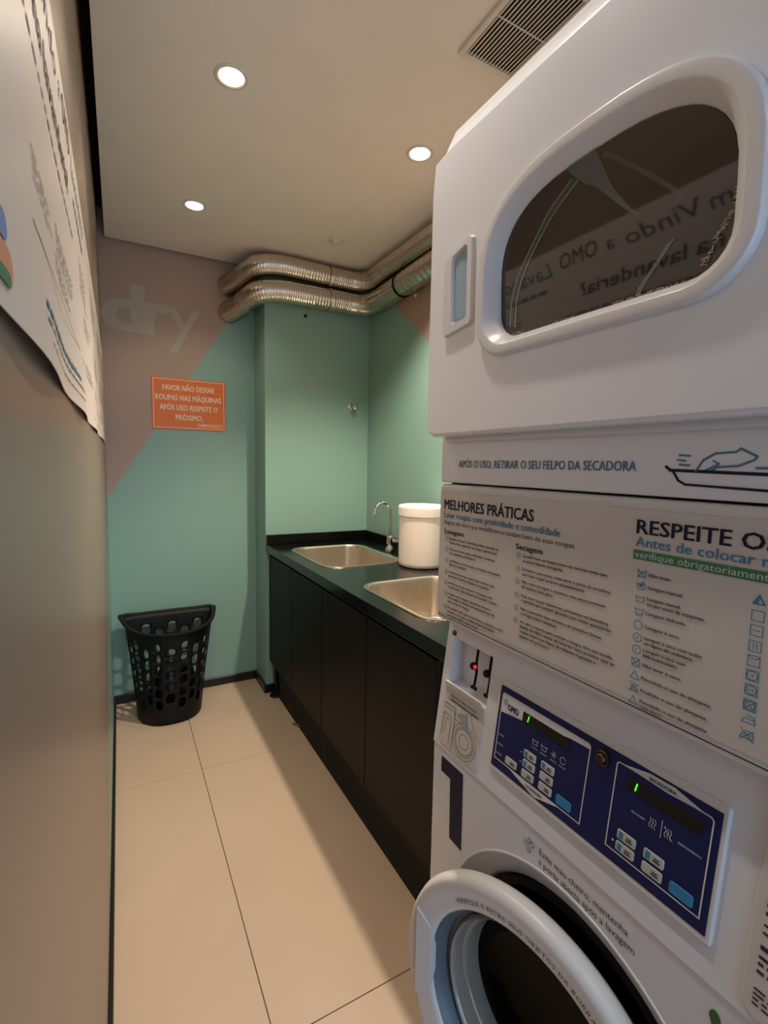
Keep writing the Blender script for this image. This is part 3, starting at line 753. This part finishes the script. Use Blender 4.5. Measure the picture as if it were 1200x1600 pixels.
# dosing hoses in the recess
for k, (yy, col) in enumerate(((.694, m_red), (.656, m_bplast))):
    bm = bmesh.new()
    tube(bm, catmull([FP.at(w(yy), 0.2235, -0.010), FP.at(w(yy), 0.195, -0.010), FP.at(w(yy) + 0.001, 0.175, -0.012), FP.at(w(yy), 0.150, -0.012)], 6), 0.0026, 8)
    tube(bm, [FP.at(w(yy) - 0.006, 0.146, -0.011), FP.at(w(yy) + 0.007, 0.146, -0.011)], 0.0035, 8)
    obj('dosing_hose', bm, m_bplast, fascia, smooth=True, auto=50)
    bm = bmesh.new(); cc = FP.at(w(yy) - 0.001, 0.188, -0.004); lathe(bm, [(0, -0.008), (0.006, -0.006), (0.0075, 0), (0.006, 0.004), (0, 0.005)], cc, FP.n, 14); obj('hose_valve', bm, m_bplast, fascia, smooth=True)
    if k == 0:
        bm = bmesh.new(); lathe(bm, [(0, -0.002), (0.0034, 0), (0.0025, 0.003), (0, 0.004)], FP.at(w(yy) + 0.006, 0.189, -0.003), FP.n, 12); obj('red_led', bm, m_red, fascia, smooth=True)
bm = bmesh.new(); lathe(bm, [(0, 0.0), (0.0055, 0.0), (0.0048, 0.003), (0, 0.0035)], FP.at(w(.757), 0.232, 0), FP.n, 14); obj('screw', bm, m_brass, fascia, smooth=True)
# drawer with instruction sticker
bm = bmesh.new(); L = [(x, y) for x, y in rrect(0.0575, 0.0585, 0.006, 4)]
loft(bm, [[FP.at(w(.7015) + x, 0.0715 + y, 0.0) for x, y in L], [FP.at(w(.7015) + x, 0.0715 + y, 0.0022) for x, y in L]], True, False, True)
drawer = obj('dispenser_drawer', bm, m_sticker, mach)
bm = bmesh.new(); vs = [bm.verts.new(FP.at(w(.760) + a_, b_, o_)) for a_, b_, o_ in ((0.0, .128, .002), (.115, .128, .002), (.115, .142, .012), (.012, .142, .012))]; bm.faces.new(vs)
o = obj('drawer_lip', bm, m_white2, drawer); md = o.modifiers.new('t', 'SOLIDIFY'); md.thickness = 0.002
pr = Print(FP, 0.0026)
a0 = w(.7595)
pr.text('Mantenha a tampa do painel', a0 + 0.020, 0.112, 0.0045, 0.076); pr.text('e filtros de limpeza na gaveta.', a0 + 0.020, 0.104, 0.0045, 0.084, bold=0.02)
pr.line([(a0 + .004, .094), (a0 + .040, .094), (a0 + .040, .016)], 0.0012); pr.line([(a0 + .004, .087), (a0 + .036, .087), (a0 + .040, .080)], 0.0008)
pr.line([(a0 + .006, .030), (a0 + .006, .074), (a0 + .030, .074), (a0 + .030, .022)], 0.001); pr.line([(a0 + .014, .036), (a0 + .014, .066), (a0 + .024, .066)], 0.0008)
for r in (0.034, 0.028, 0.024, 0.014): pr.arc(a0 + .074, .046, r, 0.0009, n=28, ry=r * 0.95)
pr.line([(a0 + .040, .076), (a0 + .060, .074)], 0.0009); pr.line([(a0 + .083, .104), (a0 + .096, .080), (a0 + .113, .066)], 0.0009)
pr.build('diagram_lines', m_ink, drawer)
pr = Print(FP, 0.0030); pr.poly([(a0 + .044, .088), (a0 + .076, .100), (a0 + .079, .066)]); pr.build('diagram_arrow', mat('arrow_print', (148, 164, 178), .5), drawer)
# control panel plate
def plate(name, y0, y1, t0, t1, o0, o1, r, m, parent, bev=0.0012):
    bm = bmesh.new(); cx = (w(y0) + w(y1)) / 2; cy = (t0 + t1) / 2; hx = abs(y0 - y1) / 2; hy = (t1 - t0) / 2
    A = rrect(hx, hy, r, 4); Bq = rrect(hx - bev, hy - bev, max(r - bev, 0.0005), 4)
    loft(bm, [[FP.at(cx + x, cy + y, o0) for x, y in A], [FP.at(cx + x, cy + y, o1 - bev) for x, y in A], [FP.at(cx + x, cy + y, o1) for x, y in Bq]], True, False, True)
    return obj(name, bm, m, parent)
frame = plate('panel_frame', .613, .2495, .042, .199, 0.0, 0.005, 0.004, m_white2, mach, 0.002)
panel = plate('control_panel', .6065, .2555, .0505, .190, 0.0052, 0.0056, 0.001, m_navyp, mach, 0.0002)
pz = 0.0060
pr = Print(FP, pz)
pr.line([(w(.600) + x, y) for x, y in ((0, .066), (0, .176), (.003, .179), (.173, .179), (.176, .176), (.176, .065))], 0.0016, True)
pr.line([(w(.3825) + x, y) for x, y in ((0, .066), (0, .176), (.003, .179), (.116, .179), (.119, .176), (.119, .065))], 0.0016, True)
# pale banner shapes
pr.poly([(w(.599), .179), (w(.425), .179), (w(.425), .172), (w(.459), .1705), (w(.548), .153), (w(.599), .146)][::-1])
pr.poly([(w(.566), .0655), (w(.458), .0655), (w(.505), .0525), (w(.512), .0525)][::-1])
pr.poly([(w(.376), .179), (w(.339), .187), (w(.308), .1875), (w(.272), .179), (w(.314), .1765)][::-1])
pr.text('LAVADORA', w(.512), .058, 0.0045, 0.030, bold=0.0) if False else None
# symbols and small white words
def tub(pr, a, b, s, wd):
    pr.line([(a - s, b + s * .7), (a - s * .75, b - s * .7), (a + s * .75, b - s * .7), (a + s, b + s * .7)], wd); pr.line([(a - s * .9, b + s * .3), (a - s * .4, b + s * .45), (a, b + s * .25), (a + s * .4, b + s * .45), (a + s * .9, b + s * .3)], wd)
tub(pr, w(.519), .133, .0055, .0007); tub(pr, w(.501), .133, .0055, .0007)
for k in range(3):
    an = k * PI / 3; pr.line([(w(.482) - .005 * math.cos(an), .133 - .005 * math.sin(an)), (w(.482) + .005 * math.cos(an), .133 + .005 * math.sin(an))], .0007)
pr.arc(w(.465), .133, .0048, .0007, 0.4, 5.9, 16)
for yy, s_ in ((.519, 'LAVA'), (.501, 'ENXÁGUE'), (.482, 'CENTRIFUGA'), (.465, 'TRAVADA')): pr.text(s_, w(yy), .1225, 0.0022, 0.0125, align='C')
for tt_, s_ in ((.107, 'NORMAL'), (.091, 'FRIO'), (.075, 'PERFUME')): pr.text(s_, w(.597), tt_, 0.0028, 0.013)
pr.text('SECAGEM', w(.355), .128, 0.0028, 0.0175); pr.text('RESFRIAMENTO', w(.296), .128, 0.0028, 0.026)
for k in range(3):
    for base in (.331, .312):
        a_ = w(base) + k * .0032; pr.line([(a_, .137), (a_ + .0014, .133), (a_ - .0006, .129), (a_ + .0008, .125)], .0007)
pr.line([(w(.3165), .142), (w(.3165), .121)], .0007); pr.line([(w(.3135), .137), (w(.3025), .125)], .0006)
pr.build('panel_outlines', m_wprint, panel)
pr = Print(FP, pz + 0.0005)
pr.text('OMO', w(.5845), .1555, 0.0105, 0.024, bold=0.035); pr.new()
pr.text('LAVADORA', w(.509), .0585, 0.0042, 0.034, bold=0.01, align='C'); pr.new().text('SECADORA', w(.322), .1795, 0.0042, 0.034, bold=0.01, align='C')
pr.build('panel_names', m_navy, panel)
pr = Print(FP, pz + 0.0005)
for k in range(8):
    an = k * PI / 4 + .2; pr.line([(w(.591) + .002 * math.cos(an), .1655 + .002 * math.sin(an)), (w(.591) + .0062 * math.cos(an), .1655 + .0062 * math.sin(an))], .0011)
pr.text('Lavanderia', w(.583), .1495, 0.0038, 0.020)
pr.build('panel_logo', m_blue, panel)
pr = Print(FP, pz); pr.text('PORTA TRAVADA', w(.457), .1365, 0.0028, 0.028); pr.build('red_lettering', m_redp, panel)
for y0, y1, dg in ((.551, .458, .538), (.366, .273, .353)):
    d = plate('display', y0, y1, .1525, .1685, 0.0056, 0.0066, 0.001, m_disp, mach, 0.0003)
    pr = Print(FP, 0.0071); pr.line([(w(dg) - .0007, .1565), (w(dg) + .0000, .1602)], .0017); pr.line([(w(dg) + .0003, .1618), (w(dg) + .0010, .1655)], .0017); pr.build('lit_digit', m_lit, d)
keys = [(.562, .076), (.5255, .107), (.5252, .0915), (.525, .0755), (.4895, .108), (.4895, .092), (.489, .076), (.356, .0915), (.356, .0760), (.320, .092), (.320, .0755)]
for k, (yy, tt_) in enumerate(keys):
    b = plate('push_button', yy + .0128, yy - .0128, tt_ - .0062, tt_ + .0062, 0.0056, 0.0068, 0.0025, m_key, mach, 0.0004)
    pr = Print(FP, 0.0073); pr.rect(w(yy) - .0005, w(yy) + .0085, tt_ - .0026, tt_ - .0008); pr.rect(w(yy) + .0005, w(yy) + .0075, tt_ + .0006, tt_ + .0022); pr.build('key_print', m_ink, b)
    if k in (1, 2, 4, 7, 8, 9):
        pr = Print(FP, 0.0073); pr.rect(w(yy) - .0098, w(yy) - .0042, tt_ - .0045, tt_ + .0045); pr.build('key_mark', m_blue, b)
for yy in (.454, .285): plate('start_button', yy + .0135, yy - .0135, .0690, .0830, 0.0056, 0.0068, 0.003, m_cyan, mach, 0.0004)
for yy, tt_ in ((.3735, .0785), (.5435, .105), (.5432, .0895)):
    pr = Print(FP, pz); pr.disc(w(yy), tt_, 0.0012); pr.build('indicator_led', m_led if yy < .4 else m_wprint, panel)
bm = bmesh.new(); lathe(bm, [(0.0105, 0.0056), (0.0105, 0.008), (0.009, 0.009), (0.008, 0.0085), (0.007, 0.013), (0.006, 0.014), (0.0, 0.014)], FP.at(w(.404), .171, 0), FP.n, 24); lock = obj('key_lock', bm, m_brass, mach, smooth=True, auto=40)
pr = Print(FP, 0.0143); pr.rect(w(.404) - .0008, w(.404) + .0008, .167, .175); pr.build('key_slot', m_dark, lock)
# side sticker panel
sp = plate('side_sticker', .2170, .0955, .010, .245, 0.0, 0.003, 0.012, m_sticker, mach, 0.001)
pr = Print(FP, 0.0035)
rnd = random.Random(9)
for tt_, hh, bold in ((.170, .005, 0), (.160, .005, 0), (.150, .004, 0), (.135, .005, 1), (.127, .005, 1), (.118, .005, 1), (.106, .003, 0), (.098, .003, 0), (.083, .006, 1), (.073, .004, 0), (.066, .004, 0), (.058, .004, 0), (.040, .0026, 0), (.035, .0026, 0), (.030, .0026, 0), (.025, .0026, 0)):
    y = .2075
    while y > .11:
        ww = rnd.uniform(.004, .013); pr.rect(w(y), w(max(y - ww, .108)), tt_ - hh * .4, tt_ + hh * .4); y -= ww + .0028
pr.build('sticker_text', m_ink, sp)

# --- information panel
XP = 0.550
bm = bmesh.new(); box(bm, XP, XB, YB, YA, 1.050, 1.3165, 0.007, 3); info = obj('information_panel', bm, m_white2, mach, smooth=True, auto=30)
IP = Plane((XP - 0.0004, YA, 0), (0, -1, 0), (0, 0, 1))
pr = Print(IP, 0.0004); pr.rrect(.004, w(YB) - .004, 1.066, 1.303, .004); pr.build('panel_sticker', m_sticker, info)
bm = bmesh.new(); box(bm, XP - 0.0004, XP + 0.01, YB + 0.004, YA - 0.004, 1.0585, 1.0598); obj('seam', bm, m_dark, info)
ip = 0.0010
pr = Print(IP, ip)
pr.text('MELHORES PRÁTICAS', w(.764), 1.2690, 0.0190, 0.230, bold=0.02); pr.new()
pr.text('RESPEITE OS', w(.3665), 1.2740, 0.0175, 0.146, bold=0.018)
pr.build('heading_lettering', m_navy, info)
pr = Print(IP, ip)
pr.text('Lavar roupas com praticidade e comodidade', w(.763), 1.2530, 0.0115, 0.281, bold=0.012); pr.new()
pr.text('Antes de colocar na máquina', w(.367), 1.2585, 0.0120, 0.215, bold=0.008)
pr.build('blue_lettering', m_blue, info)
pr = Print(IP, ip); pr.rect(w(.3690), w(.128), 1.2425, 1.2540); pr.build('green_band', m_gprint, info)
pr = Print(IP, ip + .0005); pr.text('verifique obrigatoriamente', w(.3665), 1.2450, 0.0080, 0.146); pr.build('band_lettering', m_wprint, info)
LAV = [['Roupas escuras e coloridas podem manchar as', 'claras. Lave separado as roupas agradecem!'], ['Para preservar peças delicadas e íntimas,', 'use saquinhos protetores.'], ['Certifique-se de esvaziar os bolsos, fechando', 'zíperes e botões.'],
       ['Cuide bem de suas roupas, não misture com', 'peças de cozinha, limpeza ou tapetes.'], ['Lembre-se de não misturar suas peças com', 'as dos pets. Elas devem ser lavadas à parte.'], ['Lavagem com dosagem automática da marca', 'mais amada do Brasil e de amaciante que dá', 'mais tempo às roupas.'],
       ['Se preferir não usar os produtos, escolha o ciclo', 'Somente com água e utilize sempre produtos', 'em menos bolhas, nunca em pó.']]
SEC = [['Sacudir bem as roupas antes de secá-las evita que', 'as peças fiquem enrugadas.'], ['Durante o processo, evite abrir a porta da secadora', 'para suas roupas secarem adequadamente'], ['Não sobrecarregue a secadora, suas peças precisam', 'de espaço para girar.'],
       ['Para secar peças volumosas, permaneça na lavanderia', 'e garanta que estejam girando para evitar queimá-las.'], ['Não é permitido lavar edredons de tamanhos Queen', 'ou King nestas máquinas.'],
       ['Ao abrir a porta para retirar a roupa, tire seu tecido', '(lado) do filtro antes de levá-las. Isso previne que as', 'roupas saiam com fiapos da máquina e garante a', 'higiene do processo.']]
pr = Print(IP, ip)
pr.new().text('Regras de ouro que simplificam e cuidam bem de suas roupas', w(.762), 1.2405, 0.0080, 0.305)
pr.new().text('Lavagem', w(.760), 1.2225, 0.0088, 0.058, bold=0.025); pr.new().text('Secagem', w(.568), 1.2225, 0.0088, 0.055, bold=0.025)
zl = [1.213, 1.193, 1.171, 1.149, 1.128, 1.107, 1.080]; zs = [1.213, 1.192, 1.172, 1.150, 1.129, 1.108]
kx = 0.142 / 45
for z, Ls in zip(zl, LAV):
    pr.new()
    for q, s_ in enumerate(Ls): pr.text(s_, w(.744), z - .001 - q * .0077, 0.0045, len(s_) * kx, bold=0.012)
kx = 0.152 / 50
for z, Ls in zip(zs, SEC):
    pr.new()
    for q, s_ in enumerate(Ls): pr.text(s_, w(.552), z - .001 - q * .0077, 0.0045, len(s_) * kx, bold=0.012)
IC = [['Não lavar.'], ['Lavagem manual.'], ['Lavagem manual', 'ou por meio de máquinas.'], ['Lavagem delicada.'], ['Lavagem à seco.'], ['Lavagem à seco com todos', 'os tipos de solvente.'], ['Lavagem à seco com', 'hidrocarboneto.'], ['Não lavar à seco.'], ['Permitido o uso de alvejante.'], ['Proibido o uso de alvejante.'], ['Permitido o uso de alvejante', 'com cloro.']]
zi = [1.226, 1.211, 1.195, 1.180, 1.163, 1.147, 1.132, 1.116, 1.0995, 1.084, 1.068]
for z, Ls in zip(zi, IC):
    pr.new()
    for q, s_ in enumerate(Ls): pr.text(s_, w(.3475), z - (.002 if len(Ls) == 1 else -.0005) - q * .0066, 0.0044, len(s_) * .00275, bold=0.012)
pr.build('body_lettering', m_ink, info)
pr = Print(IP, ip)
for zz, yy in [(z, .752) for z in zl] + [(z, .562) for z in zs]:
    pr.new()
    for k in range(8):
        an = k * PI / 4 + .3; r0 = .0018; r1 = .0062 if k % 2 else .0050
        pr.line([(w(yy) + r0 * math.cos(an), zz + r0 * math.sin(an)), (w(yy) + r1 * math.cos(an), zz + r1 * math.sin(an))], .0006)
pr.build('star_bullets', mat('bullet_print', (52, 74, 78), .5), info)
pr = Print(IP, ip); lw = .0009; s = .0055
def cross(a, b, s): pr.line([(a - s, b - s), (a + s, b + s)], lw); pr.line([(a - s, b + s), (a + s, b - s)], lw)
def tri(a, b, s): pr.line([(a - s, b - s * .8), (a + s, b - s * .8), (a, b + s)], lw, True)
def sq(a, b, s): pr.line([(a - s, b - s), (a + s, b - s), (a + s, b + s), (a - s, b + s)], lw, True)
A = w(.3565)
tub(pr, A, zi[0], s, lw); cross(A, zi[0], s); tub(pr, A, zi[1], s, lw); pr.disc(A, zi[1] + .001, .0026); pr.line([(A, zi[1]), (A + .003, zi[1] + .006)], .0016)
tub(pr, A, zi[2], s, lw); tub(pr, A, zi[3], s, lw); pr.line([(A - .004, zi[3] - .0056), (A + .004, zi[3] - .0056)], lw)
for k in (4, 5, 6, 7): pr.arc(A, zi[k], .0053, lw)
pr.text('A', A - .0018, zi[5] - .002, .004); pr.text('F', A - .0014, zi[6] - .002, .004); cross(A, zi[7], .0052)
tri(A, zi[8], .0055); tri(A, zi[9], .0055); cross(A, zi[9], .006); tri(A, zi[10], .0055); pr.text('cl', A - .0015, zi[10] - .003, .003)
pr.new(); A2 = w(.2335); z2 = [1.225, 1.209, 1.194, 1.178, 1.163, 1.148, 1.133, 1.117, 1.102, 1.086]
tri(A2, z2[0], .0055); tri(A2, z2[0] - .0005, .0042); pr.poly([(A2 - .0045, z2[0] - .004), (A2, z2[0] + .004), (A2 - .001, z2[0] - .004)])
for k in range(1, 8): sq(A2, z2[k], .0053)
pr.line([(A2 - .003, z2[2]), (A2 + .003, z2[2])], lw)
for dx in (-.0015, .0015): pr.line([(A2 + dx, z2[3] - .003), (A2 + dx, z2[3] + .003)], lw)
pr.arc(A2, z2[4] + .0053, .005, lw, PI, 2 * PI, 10, ry=.003)
for k in (5, 6, 7): pr.arc(A2, z2[k], .0046, lw)
pr.disc(A2, z2[5], .001); pr.disc(A2 - .0014, z2[6], .0009); pr.disc(A2 + .0014, z2[6], .0009); cross(A2, z2[7], .005)
for k in (8, 9):
    pr.line([(A2 - .006, z2[k] - .0035), (A2 + .006, z2[k] - .0035), (A2 + .005, z2[k] + .004), (A2 - .002, z2[k] + .004)], lw); pr.line([(A2 - .006, z2[k] - .0035), (A2 - .004, z2[k] + .001), (A2 + .0055, z2[k] + .001)], lw)
cross(A2, z2[9], .006)
pr.build('care_symbols', m_blue, info)

# --- strip under the dryer
bm = bmesh.new(); box(bm, XP, XB, YB, YA, 1.3195, 1.4125, 0.005, 3); strip = obj('lint_strip_panel', bm, m_white, mach, smooth=True, auto=30)
bm = bmesh.new(); box(bm, 0.575, XB - 0.01, YB + 0.004, YA - 0.004, 1.312, 1.3225); obj('gap_filler', bm, m_dark, mach)
SP = Plane((XP, YA, 0), (0, -1, 0), (0, 0, 1))
pr = Print(SP); pr.text('APÓS O USO, RETIRAR O SEU FELPO DA SECADORA', w(.7235), 1.3485, 0.0130, 0.350, bold=0.014); pr.build('strip_lettering', m_teal, strip)
pr = Print(SP)
for a_, b_, L in ((.323, 1.3675, .012), (.3245, 1.3620, .009), (.322, 1.3570, .011)): pr.line([(w(a_), b_), (w(a_) + L, b_ - .001)], .0022)
pr.line([(w(.304), 1.3500), (w(.297), 1.3620), (w(.285), 1.3690), (w(.266), 1.3700), (w(.262), 1.3735), (w(.247), 1.3655), (w(.249), 1.3620), (w(.263), 1.3560), (w(.283), 1.3545), (w(.289), 1.3500)], .0022)
pr.line([(w(.287), 1.3610), (w(.281), 1.3580), (w(.296), 1.3500)], .0018); pr.line([(w(.247), 1.3540), (w(.205), 1.3540)], .0022)
pr.build('hand_icon', m_teal, strip)
pr = Print(SP); pr.line([(w(.337), 1.3545), (w(.332), 1.3505), (w(.200), 1.3470)], .0034); pr.line([(w(.329), 1.3500), (w(.322), 1.3390), (w(.314), 1.3350), (w(.200), 1.3310)], .0026); pr.build('tray_icon', m_navy, strip)
bm = bmesh.new(); box(bm, XP - 0.012, XP + 0.01, YB + 0.02, YA - 0.028, 1.3935, 1.4075, 0.0035, 2); obj('lint_lid', bm, m_white2, mach, smooth=True, auto=30)

# --- dryer body and door
XD = 0.512; ZD0, ZD1 = 1.403, 1.893
bm = bmesh.new(); box(bm, 0.556, XB, YB, YA, 1.4130, 1.948, 0.008, 3); dryer = obj('dryer_body', bm, m_white, mach, smooth=True, auto=30)
bm = bmesh.new()   # sloped top cap between door front and cabinet top
ya, yb = YA - 0.030, YB + 0.030
sec = [(0.5575, 1.880), (0.522, 1.884), (0.519, 1.890), (0.525, 1.906), (0.540, 1.938), (0.5575, 1.947)]
loft(bm, [[Vector((x, ya, z)) for x, z in sec], [Vector((x, yb, z)) for x, z in sec]], True, True, True); obj('top_cap', bm, m_white, mach, smooth=True, auto=50)
wy, wz = 0.4365, 0.0
def win(hx, ztop, zbot, rb, n=12):
    """window outline (a=-y direction, z): round bottom corners, wide dome above"""
    pts = []
    zs_ = zbot + (ztop - zbot) * 0.40
    for k in range(n + 1):                     # dome right to left
        an = k / n * PI
        ca, sa = math.cos(an), math.sin(an)
        pts.append((math.copysign(abs(ca) ** 0.72, ca) * hx, zs_ + (ztop - zs_) * sa ** 0.72))
    for q in (0, 1):
        sx = -1 if q == 0 else 1
        for k in range(7):
            an = (PI if q == 0 else 1.5 * PI) + k / 6 * PI / 2
            pts.append((sx * (hx - rb) + rb * math.cos(an), zbot + rb + rb * math.sin(an)))
    return pts
WI = win(0.165, 1.738, 1.545, 0.040, 24); WO = win(0.196, 1.768, 1.518, 0.062, 24)
DP = lambda a, z, x: Vector((x, wy - a, z))
aN, aF = wy - YB, wy - YA
bm = bmesh.new()
r1 = rect_ring(WO, aF + 0.006, aN - 0.006, ZD0 + 0.006, ZD1 - 0.006); r2 = rect_ring(WO, aF, aN, ZD0, ZD1)
# round the four corners of the door
def rc(pts, r):
    out_ = []
    x0, x1 = min(p[0] for p in pts), max(p[0] for p in pts); y0, y1 = min(p[1] for p in pts), max(p[1] for p in pts)
    for p in pts:
        x, y = p
        cx = min(max(x, x0 + r), x1 - r); cy = min(max(y, y0 + r), y1 - r)
        dx, dy = x - cx, y - cy; L = math.hypot(dx, dy)
        if abs(dx) > 1e-6 and abs(dy) > 1e-6 and L > r: x, y = cx + dx / L * r, cy + dy / L * r
        out_.append((x, y))
    return out_
r1, r2 = rc(r1, 0.020), rc(r2, 0.024)
loft(bm, [[DP(a, z, XD + 0.03) for a, z in WO], [DP(a, z, XD) for a, z in WO], [DP(a, z, XD) for a, z in r1], [DP(a * 0.999, z, XD + 0.002) for a, z in rc(rect_ring(WO, aF + .002, aN - .002, ZD0 + .002, ZD1 - .002), .023)], [DP(a, z, XD + 0.007) for a, z in r2], [DP(a, z, 0.548) for a, z in r2], [DP(a, z, 0.548) for a, z in WO]], True)
ddoor = obj('dryer_door', bm, m_white, mach, smooth=True, auto=30)
bm = bmesh.new()
def mid(k): return [((1 - k) * o_[0] + k * i_[0], (1 - k) * o_[1] + k * i_[1]) for o_, i_ in zip(WO, WI)]
loft(bm, [[DP(a, z, x) for a, z in mid(k)] for k, x in ((-0.06, XD + 0.001), (-0.05, XD - 0.004), (0.0, XD - 0.0085), (0.08, XD - 0.0102), (0.46, XD - 0.0102), (0.54, XD - 0.0085), (0.75, XD - 0.001), (0.96, XD + 0.007), (1.02, XD + 0.012), (1.04, XD + 0.019))]); obj('window_bezel', bm, m_bezel, ddoor, smooth=True, auto=60)
bm = bmesh.new()
TP = math.radians(2.6)
vs = [bm.verts.new(DP(a, z, XD + 0.0128 - (z - 1.64) * math.tan(TP))) for a, z in mid(1.03)]; bm.faces.new(vs); 
pane = obj('window_pane', bm, m_pane, ddoor)
GP = Plane((XD + 0.0120, wy, 1.64), (0, -1, 0), (-math.sin(TP), 0, math.cos(TP)))
g = lambda y: wy - y
pr = Print(GP, 0.0)
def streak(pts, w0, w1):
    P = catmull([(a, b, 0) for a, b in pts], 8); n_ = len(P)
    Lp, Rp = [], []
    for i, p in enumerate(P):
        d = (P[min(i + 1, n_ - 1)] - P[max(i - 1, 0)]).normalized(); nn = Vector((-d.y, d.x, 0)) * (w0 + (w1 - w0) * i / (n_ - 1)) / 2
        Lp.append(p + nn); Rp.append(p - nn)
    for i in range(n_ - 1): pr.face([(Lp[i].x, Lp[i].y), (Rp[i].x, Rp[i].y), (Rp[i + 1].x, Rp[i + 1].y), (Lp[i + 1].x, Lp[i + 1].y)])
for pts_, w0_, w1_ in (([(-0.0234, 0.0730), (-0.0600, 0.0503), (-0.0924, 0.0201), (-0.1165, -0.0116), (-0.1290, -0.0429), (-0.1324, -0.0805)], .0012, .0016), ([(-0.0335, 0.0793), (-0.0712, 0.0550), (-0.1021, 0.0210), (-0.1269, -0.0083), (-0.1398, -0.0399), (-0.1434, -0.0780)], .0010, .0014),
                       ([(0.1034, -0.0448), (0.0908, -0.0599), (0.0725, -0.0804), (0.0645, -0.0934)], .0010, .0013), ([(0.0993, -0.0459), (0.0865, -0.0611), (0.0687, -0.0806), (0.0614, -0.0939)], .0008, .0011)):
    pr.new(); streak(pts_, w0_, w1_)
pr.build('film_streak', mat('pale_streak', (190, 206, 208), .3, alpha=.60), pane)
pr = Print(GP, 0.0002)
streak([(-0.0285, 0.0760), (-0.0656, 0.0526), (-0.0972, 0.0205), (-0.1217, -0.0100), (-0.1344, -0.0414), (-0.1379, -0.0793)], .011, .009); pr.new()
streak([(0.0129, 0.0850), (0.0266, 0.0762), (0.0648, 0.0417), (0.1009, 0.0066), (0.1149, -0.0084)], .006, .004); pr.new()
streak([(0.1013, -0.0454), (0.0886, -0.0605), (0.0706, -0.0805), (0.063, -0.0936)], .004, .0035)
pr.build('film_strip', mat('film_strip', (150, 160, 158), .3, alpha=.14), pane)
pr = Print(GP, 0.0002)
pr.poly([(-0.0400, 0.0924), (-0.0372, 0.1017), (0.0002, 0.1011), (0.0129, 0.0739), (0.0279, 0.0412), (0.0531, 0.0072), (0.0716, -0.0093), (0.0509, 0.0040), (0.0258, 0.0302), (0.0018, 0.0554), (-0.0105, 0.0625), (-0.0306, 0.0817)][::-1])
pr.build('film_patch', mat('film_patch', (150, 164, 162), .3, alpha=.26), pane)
# lint along the lower edge of the window
bm = bmesh.new(); rnd = random.Random(2)
def fuzz(p0, p1, n_, sz):
    for i in range(n_):
        k = i / (n_ - 1); a = p0[0] + (p1[0] - p0[0]) * k + rnd.uniform(-.002, .002); z = p0[1] + (p1[1] - p0[1]) * k
        L = [DP(a + rnd.uniform(-sz, sz), z + rnd.uniform(-.2, 1) * sz, XD + 0.0150 - rnd.uniform(0, .002)) for _ in range(4)]
        tube(bm, L, 0.00035, 3)
fuzz((g(.572), 1.5475), (g(.548), 1.5470), 10, .004); fuzz((g(.495), 1.5465), (g(.46), 1.5465), 12, .0025); fuzz((g(.40), 1.5465), (g(.32), 1.5465), 34, .003); fuzz((g(.30), 1.557), (g(.276), 1.60), 26, .004); fuzz((g(.2735), 1.60), (g(.274), 1.635), 12, .003)
o = obj('lint_fluff', bm, m_fluff, pane); o['kind'] = 'stuff'
# door pull
hy0, hy1 = .724, .655
bm = bmesh.new()
def H(y, z, x): return Vector((x, y, z))
outl = [(.724, 1.706), (.657, 1.722), (.650, 1.716), (.647, 1.588), (.652, 1.581), (.722, 1.574), (.728, 1.580), (.728, 1.700)]
inl = [(.703, 1.702), (.668, 1.710), (.662, 1.705), (.660, 1.596), (.664, 1.592), (.698, 1.590), (.703, 1.595), (.705, 1.690)]
loft(bm, [[H(y, z, XD + 0.001) for y, z in outl], [H(y + (0.69 - y) * .06, z + (1.65 - z) * .02, XD - 0.007) for y, z in outl], [H(y, z, XD - 0.0075) for y, z in inl], [H(y + (.682 - y) * .12, z + (1.65 - z) * .05, XD + 0.0) for y, z in inl]]); obj('door_pull_frame', bm, m_white2, ddoor, smooth=True, auto=40)
bm = bmesh.new()
I2 = [(y + (.682 - y) * .12, z + (1.65 - z) * .05) for y, z in inl]; I3 = [(y + (.69 - y) * .55, z + (1.65 - z) * .12) for y, z in inl]
loft(bm, [[H(y, z, XD - 0.0002) for y, z in I2], [H(y, z, XD - 0.0030) for y, z in I3]], True, False, True); obj('pull_recess', bm, m_handle, ddoor)
